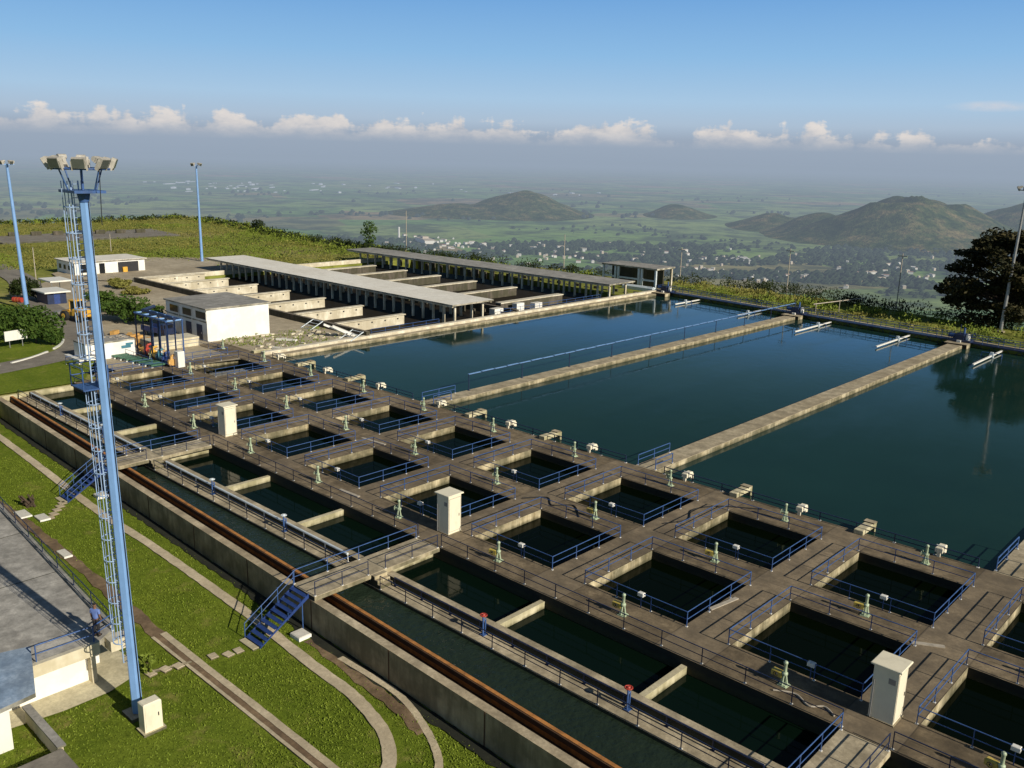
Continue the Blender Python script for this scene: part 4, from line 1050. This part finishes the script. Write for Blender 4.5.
for y in (-.9, .9): MB().tube((-.1, y, -.1), (-.1, y, 2.3), .06).build('post', 'grey_metal', t)
t = empty('oil_drum', (-171.5, 55.5, .03), 'rusty red drum lying at the road edge by the far mast', 'drum', rz=.5)
MB().tube((-.9, 0, .45), (.9, 0, .45), .45, n=14).build('drum', 'red_paint', t); MB().ring((-.3, 0, .45), .46, .03, 14, axis='x').ring((.3, 0, .45), .46, .03, 14, axis='x').build('rib', 'rust', t)
t = empty('blue_truck', (-127.5, 60.0, 0), 'small blue flatbed truck in front of the white building', 'truck', rz=R(8))
MB().box(-3, 1.2, -.95, .95, .7, 1.0).box(-3, 1.2, -.95, -.88, 1.0, 1.5).box(-3, 1.2, .88, .95, 1.0, 1.5).build('bed', 'stair_blue', t)
cb = MB().box(1.3, 2.9, -.95, .95, .6, 1.45, bev=.1).box(1.35, 2.5, -.88, .88, 1.45, 2.1, bev=.12).build('cab', 'dark_blue_paint', t)
MB().box(2.3, 2.52, -.75, .75, 1.5, 2.0).build('windscreen', 'dark_glass', cb)
for x in (-2.0, 2.0):
    for y in (-.9, .9): MB().tube((x, y-.14, .42), (x, y+.14, .42), .42, n=14).build('wheel', 'rubber', t)
# debris
mb = MB()
for k in range(70):
    x, y = random.uniform(-118, -106.5), random.uniform(65.5, 81); s = random.uniform(.1, .5)
    mb.box(x-s, x+s, y-s*.6, y+s*.6, -.05, s*.5, rz=random.uniform(0, 3))
tag(mb.build('rubble', 'baffle_concrete'), 'scattered broken concrete on the yard beside the first pool', 'rubble', kind='stuff')
for k, (x, y, L, rz, lab) in enumerate([(-110, 80, 5.5, 1.1, 'leaning pale concrete beam against the dark tank wall'), (-108.4, 80.2, 5, 1.0, 'second leaning pale beam nearer the pool wall'), (-112.5, 72.2, 3.2, .5, 'pale flat slab lying in the yard weeds'), (-107.8, 68, 2.4, .2, 'short pale slab at the pool corner')]):
    t = MB().box(-L/2, L/2, -.3, .3, 0, .28, bev=.03).build('concrete_beam', 'white_wall', None, (x, y, .02 if k > 1 else .75)); t.rotation_euler = (0, 0 if k > 1 else R(24), rz); tag(t, lab, 'concrete beam', 'broken beams in the yard')
for k, (x, y) in enumerate([(-118.5, 80.2), (-107.4, 79.6)]):
    t = empty('leaning_rack', (x, y, 0), ('pale metal rack leaning on the dark tank wall near the white building', 'pale metal rack leaning on the dark tank wall near the pool')[k], 'rack', 'metal racks leaning on the tank wall')
    MB().tube((-1.3, -.6, 0), (-1.3, 1.8, 1.1), .08).tube((1.3, -.6, 0), (1.3, 1.8, 1.1), .08).build('side_bar', 'mast_pale', t)
    m_ = MB()
    for f in (.05, .35, .65, .95): m_.tube((-1.3, -.6+2.4*f, 1.1*f), (1.3, -.6+2.4*f, 1.1*f), .06)
    m_.build('rung', 'mast_pale', t)
mb = MB()
for k in range(60):
    x, y = random.gauss(-125, 3), random.gauss(55.5, 1.2); s = random.uniform(.2, .7); mb.box(x-s, x+s, y-s*.5, y+s*.5, -.05, s*.9, rz=random.uniform(0, 3))
tag(mb.build('rubble', 'orange_debris'), 'heap of tan rubble in the yard behind the gantry', 'rubble', kind='stuff')

# ------------------------------------------------------------------ vegetation
def leaves(mb, c, rad, n, size, flat=1.0, shell=.55, up=.3):
    for _ in range(n):
        while True:
            p = Vector((random.uniform(-1, 1), random.uniform(-1, 1), random.uniform(-1, 1)))
            if shell < p.length <= 1: break
        q_ = Vector((c[0]+p.x*rad[0], c[1]+p.y*rad[1], c[2]+p.z*rad[2]))
        d1 = Vector((random.gauss(0, 1), random.gauss(0, 1), random.gauss(0, flat))).normalized(); d2 = d1.orthogonal().normalized()
        if random.random() < .5: d2 = d1.cross(d2)
        s = size*random.uniform(.6, 1.3)
        mb.add([q_-d1*s, q_-d2*s*.5, q_+d1*s, q_+d2*s*.5], [(0, 1, 2, 3)])
def tree(label, base, h, clumps, nleaf, size, leaf, trunk_r, cat='tree', name='tree', group=None, flat=1.0):
    t = empty(name, base, label, cat, group)
    mb = MB(); tk = MB()
    zt = h*.5
    tk.tube((0, 0, -.3), (0, 0, zt), trunk_r, trunk_r*.6, 8)
    for (x, y, z, rx, rz) in clumps:
        tk.tube((0, 0, min(zt, z*.6)), (x*.8, y*.8, z), trunk_r*.4, trunk_r*.12, 5)
        leaves(mb, (x, y, z), (rx, rx, rz), int(nleaf), size, flat, .25)
    mb.build('crown', leaf, t); tk.build('trunk', 'bark', t); return t
# big dark tree at right
cl = []
for k in range(120):
    z = random.uniform(1.6, 16.2); f = math.sqrt(max(.06, 1-((z-6.5)/10.6)**2)); a = random.uniform(0, 6.3); rr = 11.2*f*math.sqrt(random.uniform(.08, 1))
    q_ = random.uniform(1.3, 3.4); cl.append((math.cos(a)*rr, math.sin(a)*rr, z+random.uniform(-.3, .3), q_, q_*random.uniform(.25, .5)))
cl += [(0, 0, 15.4, 3.6, 1.2), (3, -2, 14.6, 3.4, 1.2), (-4, 2, 13.4, 3.4, 1.2), (0, 0, 8, 6.5, 5), (3, -2, 5, 5, 3.5), (-3, 2, 4.6, 5, 3.2)]
tree('large dark spreading tree with layered branches behind the last pool', (-44.2, 176.5, -.4), 16.5, cl, 250, .42, 'leaf_dark', .6, flat=.6)
for k in range(2): pass
def bush(label, x, y, rx, h, leaf='leaf_green', n=9, nl=170, sz=.28, z=0, group='bushes in the yard'):
    cl = []
    for _ in range(n):
        a = random.uniform(0, 6.3); rr = rx*random.uniform(.1, .75); cl.append((math.cos(a)*rr, math.sin(a)*rr, h*random.uniform(.3, .75), rx*random.uniform(.3, .5), h*random.uniform(.2, .32)))
    tree(label, (x, y, z), h, cl, nl, sz, leaf, .12, 'bush', 'bush', group)
bush('rounded green tree on the grass island behind the white sign', -133.5, 45.0, 3.6, 5.4, n=12)
bush('broad green bush at the left edge of the grass island', -138.5, 42.8, 4.6, 5.6, n=12)
bush('smaller bush at the right end of the grass island', -130.8, 46.2, 1.8, 3.2, n=6)
bush('dense dark green bush in the yard right of the mast', -141.5, 61.5, 4.2, 4.4, n=12)
bush('green bush between the loader and the mast', -152.0, 62.5, 3.2, 4.0, n=9)
bush('second green bush beside the yard bush', -137.3, 63.5, 2.6, 3.2, n=7)
bush('dark bush beside the blue shed at the far mast', -172.5, 57.5, 3.0, 4.2, 'leaf_hedge', n=9)
bush('low scrub at the end of the old tanks', -178, 76, 3.0, 1.8, 'leaf_dry', n=8)
bush('second scrub patch near the old tanks', -168, 75, 2.6, 1.4, 'leaf_dry', n=8)
bush('small yellowish shrub at the foot of the white end wall', -46.9, 19.9, .7, 1.0, 'leaf_lime', 6, 60, .12, ZL, 'shrubs by the white building')
tree('slender leafy tree behind the far end of the farther shed', (-209, 163, -.5), 9, [(0, 0, 7.6, 1.6, 1.2), (1.2, .5, 6.2, 1.7, 1.1), (-1.2, -.3, 5.4, 1.7, 1.2), (.3, 0, 3.8, 1.9, 1.3), (-.4, .4, 2.2, 1.6, 1.1)], 150, .32, 'leaf_green', .16)
tree('small dark tree beyond the meadow crest at left of the shed', (-283, 172, -1), 5, [(0, 0, 3.6, 2.2, 1.2), (1.6, 0, 2.6, 2, 1), (-1.8, .5, 2.4, 2, 1)], 150, .4, 'leaf_hedge', .16)
# hedge and scrub around the plateau
mb_l, mb_h, mb_d = MB(), MB(), MB()
for _ in range(950):
    x = random.uniform(-250, 30); y = random.uniform(edge_y(x)-17, edge_y(x)+4); v = y-skew(x, 160)
    if y < (fy(x)+3.2 if x > -107 else 154.5): continue
    if -128 < x < -106 and y < 172: continue
    n1_ = mnoise.noise(Vector((x*.03, y*.06, 2)))
    band = (y-edge_y(x)+17)/21.0
    if band > .62+.15*n1_: m_, h_, nn = mb_h, random.uniform(1.2, 2.8), 34
    elif n1_ > .12: m_, h_, nn = mb_d, random.uniform(.5, 1.1), 22
    else: m_, h_, nn = mb_l, random.uniform(.8, 1.9), 26
    gz = ground(x, v)
    leaves(m_, (x, y, gz+h_*.45), (random.uniform(1.0, 2.2), random.uniform(1.0, 2.0), h_*.6), nn*2, .23, 2.2, .2)
for _ in range(2600):
    x = random.uniform(-352, -190); y = random.uniform(20, edge_y(x))
    if -300 < x < -270 and 85 < y < 140: continue
    if -216 < x < -186 and 60 < y < 112: continue
    n1_ = mnoise.noise(Vector((x*.025, y*.025, 7)))
    m_ = mb_l if n1_ > .05 else mb_d
    if random.random() < .05: m_ = mb_h
    h_ = random.uniform(.5, 1.6)*(1.5 if m_ is mb_h else 1)
    leaves(m_, (x, y, h_*.25), (random.uniform(2, 5), random.uniform(2, 5), h_*.5), 26, .24, 2.2, .0)
for _ in range(420):   # crest scrub
    a = random.random(); x = random.choice([random.uniform(-345, -200), -348+random.uniform(-6, 6)]); y = edge_y(x)+random.uniform(-6, 2) if x > -340 else random.uniform(60, 178)
    leaves(mb_h if random.random() < .6 else mb_l, (x, y, .5), (1.8, 1.8, random.uniform(.5, 1.4)), 22, .45, 1.5, .2)
for _ in range(120):
    x, y = random.uniform(-119, -106.6), random.uniform(64.8, 82)
    leaves(mb_l, (x, y, .1), (.8, .8, .25), 10, .16, 2.5, .1)
for m_, lf, lb in ((mb_l, 'leaf_lime', 'tall lime green grass and weeds around the plateau'), (mb_h, 'leaf_hedge', 'dark shrubbery hedge along the plateau edge'), (mb_d, 'leaf_dry', 'dry yellow scrub on the plateau')):
    tag(m_.build('shrubbery', lf), lb, 'shrubbery', kind='stuff')
# grey reservoir pavement in the far meadow
t = MB(); t.prism([(-300, 84), (-279, 88), (-277, 140), (-304, 143)], -.3, .25)
struct(t.build('paved_area', 'asphalt'))
mb = MB()
for k in range(8): mb.box(-300+k*1.2, -299.2+k*1.2, 90+k*6, 93+k*6, .3, 1.4)
tag(mb.build('wall_remnant', 'tank_concrete'), 'broken row of low dark blocks on the grey paved area', 'wall', kind='stuff')

# ------------------------------------------------------------------ valley: hills, woods, town
def hill(cu, cv, pk, wl, wr, dep, seed, dist_scale=1.0):
    c = ray_at_height(cu, cv, -250); d = Vector((c.x, c.y)); dist = d.length; dirv = d.normalized(); side = Vector((dirv.y, -dirv.x))
    n = 64; vs = []
    for j in range(n+1):
        for i in range(n+1):
            s = -1+2*i/n; q_ = -1+2*j/n
            w_ = wl if s < 0 else wr
            rr = math.sqrt(s*s+q_*q_)
            b = max(0, 1-rr); f = b*b*(3-2*b)
            P_ = d+side*s*w_+dirv*(q_+.6)*dep
            nz = mnoise.fractal(Vector((P_.x*.0025+seed, P_.y*.0025, seed)), 1.0, 2.0, 5)
            z = -252+pk*f*(1+.34*nz)+f*pk*.34*(.5-abs(mnoise.noise(Vector((P_.x*.0055+seed, P_.y*.0055, seed+3)))))
            vs.append((P_.x, P_.y, z-6*(f <= 0)))
    mb = MB(); mb.add(vs, [(j*(n+1)+i, j*(n+1)+i+1, (j+1)*(n+1)+i+1, (j+1)*(n+1)+i) for j in range(n) for i in range(n)], True)
    struct(mb.build('hill', 'hill'))
hill(905, 247, 158, 560, 560, 700, 1.3)
hill(1030, 240, 128, 420, 900, 600, 4.1)
hill(818, 238, 76, 250, 300, 420, 2.2)
hill(772, 230, 62, 240, 280, 400, 7.7)
hill(672, 218, 54, 170, 260, 400, 5.5)
hill(532, 218, 92, 520, 340, 600, 3.4)
hill(505, 218, 70, 420, 420, 500, 6.4)
hill(460, 217, 50, 400, 400, 500, 8.4)
mb = MB()
def blob(mb, x, y, z, r):
    vs = []; n = 5
    for k, (f, zz) in enumerate(((.7, .05), (1.0, .5), (.6, .95))):
        for i in range(n):
            t_ = 2*math.pi*i/n+k*.6; q_ = r*f*random.uniform(.75, 1.25); vs.append((x+math.cos(t_)*q_, y+math.sin(t_)*q_, z+zz*r*1.3))
    vs.append((x, y, z+r*1.5)); fs = []
    for k in range(2):
        for i in range(n): fs.append((k*n+i, k*n+(i+1) % n, (k+1)*n+(i+1) % n, (k+1)*n+i))
    for i in range(n): fs.append((2*n+i, 2*n+(i+1) % n, 3*n))
    mb.add(vs, fs)
def vpoint(u, v): return ray_at_height(u, v, -250)
def townband(u): return 238+ (u-350)*.020, 262+(u-350)*.048     # picture rows only used to choose where in the valley the town lies
cnt = 0
for _ in range(15000):
    u = random.uniform(-60, 1150); a, b = townband(u); v = random.uniform(a, b)
    p = vpoint(u, v); nn = mnoise.noise(Vector((p.x*.004, p.y*.004, 1)))
    if nn < -.12: continue
    blob(mb, p.x, p.y, -252, random.choice([3.5, 4.5, 5.5, 7, 10])*random.uniform(.8, 1.25)); cnt += 1
for _ in range(5000):
    u = random.uniform(-100, 1150); v = random.uniform(190, 300); p = vpoint(u, v)
    nn = mnoise.noise(Vector((p.x*.0016, p.y*.0016, 4)))
    if nn < .18: continue
    blob(mb, p.x, p.y, -252, random.uniform(4, 10)*(1 if v > 225 else 1.6))
tag(mb.build('woodland', 'leaf_far'), 'dark hazy woods spread through the valley town and fields', 'woodland', kind='stuff')
def house_mesh(w, d, h, g, wall, roof):
    m_ = MB().box(-w/2, w/2, -d/2, d/2, -2, h)
    m_.mat(1).add([(-w/2-.5, -d/2-.5, h), (w/2+.5, -d/2-.5, h), (w/2+.5, d/2+.5, h), (-w/2-.5, d/2+.5, h), (-w/2-.5, 0, h+g), (w/2+.5, 0, h+g)], [(0, 1, 5, 4), (2, 3, 4, 5), (1, 2, 5), (3, 0, 4)])
    return m_.mesh('house', [wall, roof])
HM = [house_mesh(11, 8, 5, 2.5, 'far_white', 'far_white'), house_mesh(14, 9, 5.5, 2.2, 'far_white', 'far_roof'), house_mesh(9, 8, 7, 1.0, 'far_tan', 'far_white'), house_mesh(22, 10, 6, 2, 'far_white', 'far_tan')]
k = 0
while k < 235:
    if random.random() < .75:
        cu_, cv_, su, sv = random.choice([(505, 251, 30, 3), (560, 257, 35, 3), (465, 247, 25, 2.5), (420, 241, 30, 2), (735, 262, 30, 2.5), (700, 270, 35, 3), (790, 279, 26, 2.5), (868, 270, 22, 3), (640, 263, 45, 4), (900, 276, 30, 3)])
        u, v = random.gauss(cu_, su), random.gauss(cv_, sv)
    else:
        u = random.uniform(300, 960); a, b = townband(u); v = random.uniform(a+2, b+4)
    p = vpoint(u, v)
    if mnoise.noise(Vector((p.x*.006, p.y*.006, 8))) < -.1 and random.random() < .5: continue
    o = link('house', HM[random.choice([0, 0, 1, 2, 2, 3])], None, (p.x, p.y, -250+random.uniform(1, 6)), random.uniform(0, 3)); q_ = random.uniform(.55, 1.05); o.scale = (q_, q_, q_*.9)
    tag(o, 'tiny pale house among dark trees in the valley town', 'house', 'houses in the valley town'); k += 1
k = 0
BM = [MB().box(-s*.5, s*.5, -16, 16, -2, h_).box(-s*.3, s*.3, -8, 8, h_, h_+4).mesh('tower_block', 'city_white') for s, h_ in ((60, 22), (110, 16), (40, 34))]
while k < 60:
    u = random.choice([random.uniform(130, 330), random.uniform(170, 260), random.uniform(280, 640)]); v = random.uniform(182, 193)+(u-300)*.012
    p = vpoint(u, v); o = link('tower_block', BM[k % 3], None, (p.x, p.y, -250), YW+random.uniform(-.4, .4)); q_ = random.uniform(.25, .7); o.scale = (q_*1.7, q_, q_*.5)
    tag(o, 'minute white block in the hazy far-off city on the plain', 'building', 'blocks of the far-off city'); k += 1
p = vpoint(399, 240); t = empty('chimney_tower', (p.x, p.y, -252), 'white tower rising above the valley town', 'tower')
MB().tube((0, 0, 0), (0, 0, 42), 4.2, 3.0, 10).build('shaft', 'far_white', t); MB().tube((0, 0, 42), (0, 0, 45), 3.8, 3.4, 10).build('crown', 'far_white', t)
p = vpoint(425, 243); t = empty('factory', (p.x, p.y, -250), 'long white factory hall beside the white valley tower', 'factory', rz=YW+.3)
MB().box(-55, 55, -16, 16, -2, 13).build('wall', 'far_white', t); MB().box(-57, 57, -18, 18, 13, 15).box(-20, 8, -10, 10, 15, 21).build('roof', 'far_tan', t)
p = vpoint(745, 262); t = empty('warehouse', (p.x, p.y, -250), 'long white warehouse roof in the valley town beyond the pools', 'warehouse', rz=YW-.2)
MB().box(-60, 50, -10, 10, -2, 8).build('wall', 'far_white', t); MB().box(-61, 51, -11, 11, 8, 9.5).build('roof', 'far_white', t)

# ------------------------------------------------------------------ sun and sky
SUN_EL, SUN_AZ = R(27.5), math.atan2(.03, 1.0)       # direction towards the sun, measured from +x
sd = bpy.data.lights.new('sun', 'SUN'); sd.energy = 5.0; sd.angle = R(.5); sd.color = (1.0, .925, .77)
so = bpy.data.objects.new('sun', sd); COL.objects.link(so)
dirv = Vector((math.cos(SUN_EL)*math.cos(SUN_AZ), math.cos(SUN_EL)*math.sin(SUN_AZ), math.sin(SUN_EL)))
so.rotation_euler = dirv.to_track_quat('Z', 'Y').to_euler()
W = bpy.data.worlds.new('World'); scene.world = W; W.use_nodes = True
nt = W.node_tree; bg = nt.nodes['Background']
class WN(N):
    def __init__(s): s.nt = nt
w = WN()
sky = w.n('ShaderNodeTexSky', sky_type='NISHITA'); sky.sun_disc = False; sky.sun_elevation = SUN_EL; sky.sun_rotation = math.pi/2-SUN_AZ
sky.altitude = 300; sky.air_density = 1.0; sky.dust_density = .6; sky.ozone_density = 1.5
tc = w.n('ShaderNodeTexCoord'); nv = w.n('ShaderNodeVectorMath', operation='NORMALIZE'); w.l(tc.outputs['Generated'], nv.inputs[0])
X = w.xyz(nv.outputs[0])
el = w.math('MULTIPLY', w.math('ARCSINE', X[2]), 180/math.pi)      # elevation, degrees
az = w.math('MULTIPLY', w.math('ARCTAN2', X[0], X[1]), 180/math.pi)
elf = w.math('DIVIDE', w.math('MAXIMUM', el, 0.0), 40.0)
base_c = w.ramp(elf, [(0.0, HAZE), (.030, (.328, .398, .50)), (.052, (.41, .52, .65)), (.085, (.39, .57, .76)), (.15, (.265, .495, .77)), (.26, (.135, .345, .70)), (.31, (.088, .205, .32)), (.40, (.046, .114, .16)), (.6, (.022, .055, .10)), (1.0, (.020, .050, .10))])
skys = w.mix(1.0, sky.outputs[0], (.05, .05, .05), 'MULTIPLY')
f_hi = w.ramp(elf, [(0.45, 0.0), (1.0, 1.0)])
col = w.mix(f_hi, base_c, skys)
# cumulus bank near the horizon
cv = w.n('ShaderNodeCombineXYZ'); w.l(w.math('MULTIPLY', az, .30), cv.inputs[0]); w.l(w.math('MULTIPLY', el, .62), cv.inputs[1])
n_big = w.noise(.55, 2, .5, vec=cv.outputs[0])
n_puff = w.noise(1.7, 7, .6, vec=cv.outputs[0])
cv1 = w.n('ShaderNodeCombineXYZ'); w.l(w.math('MULTIPLY', az, .30), cv1.inputs[0])
n_col = w.noise(1.25, 4, .6, vec=cv1.outputs[0])
toph = w.math('ADD', 1.05, w.math('MULTIPLY', w.math('SUBTRACT', n_col, .36), 5.0))
toph = w.math('ADD', toph, w.math('MULTIPLY', w.math('ADD', az, 43), -.012))
toph = w.math('ADD', toph, w.math('MULTIPLY', w.math('SUBTRACT', n_big, .45), 2.6))
edge = w.math('ADD', w.math('SUBTRACT', toph, el), w.math('MULTIPLY', w.math('SUBTRACT', n_puff, .5), 3.2))
m1 = w.ramp(edge, [(0.0, 0.0), (.42, 1.0)])
fade = w.ramp(w.math('DIVIDE', w.math('MAXIMUM', el, 0.0), 3.0), [(.22, 0.0), (.52, 1.0)])
mask = w.math('MULTIPLY', m1, fade)
shade = w.ramp(w.math('ADD', w.math('MULTIPLY', n_puff, .75), w.math('MULTIPLY', w.math('DIVIDE', el, 3.2), .45)), [(.45, (.42, .46, .53)), (.62, (.66, .63, .62)), (.85, (.86, .78, .71))])
col = w.mix(w.math('MULTIPLY', mask, .88), col, shade)
# one thin high streak
d_az = w.math('DIVIDE', w.math('SUBTRACT', az, -16.0), 2.6); d_el = w.math('DIVIDE', w.math('SUBTRACT', el, 3.25), .33)
rr = w.math('SQRT', w.math('ADD', w.math('MULTIPLY', d_az, d_az), w.math('MULTIPLY', d_el, d_el)))
st = w.math('MULTIPLY', w.ramp(rr, [(0.2, 1.0), (1.0, 0.0)]), w.ramp(n_puff, [(.35, .2), (.6, .75)]))
col = w.mix(st, col, (.68, .66, .68))
w.l(col, bg.inputs[0]); bg.inputs[1].default_value = 1.0
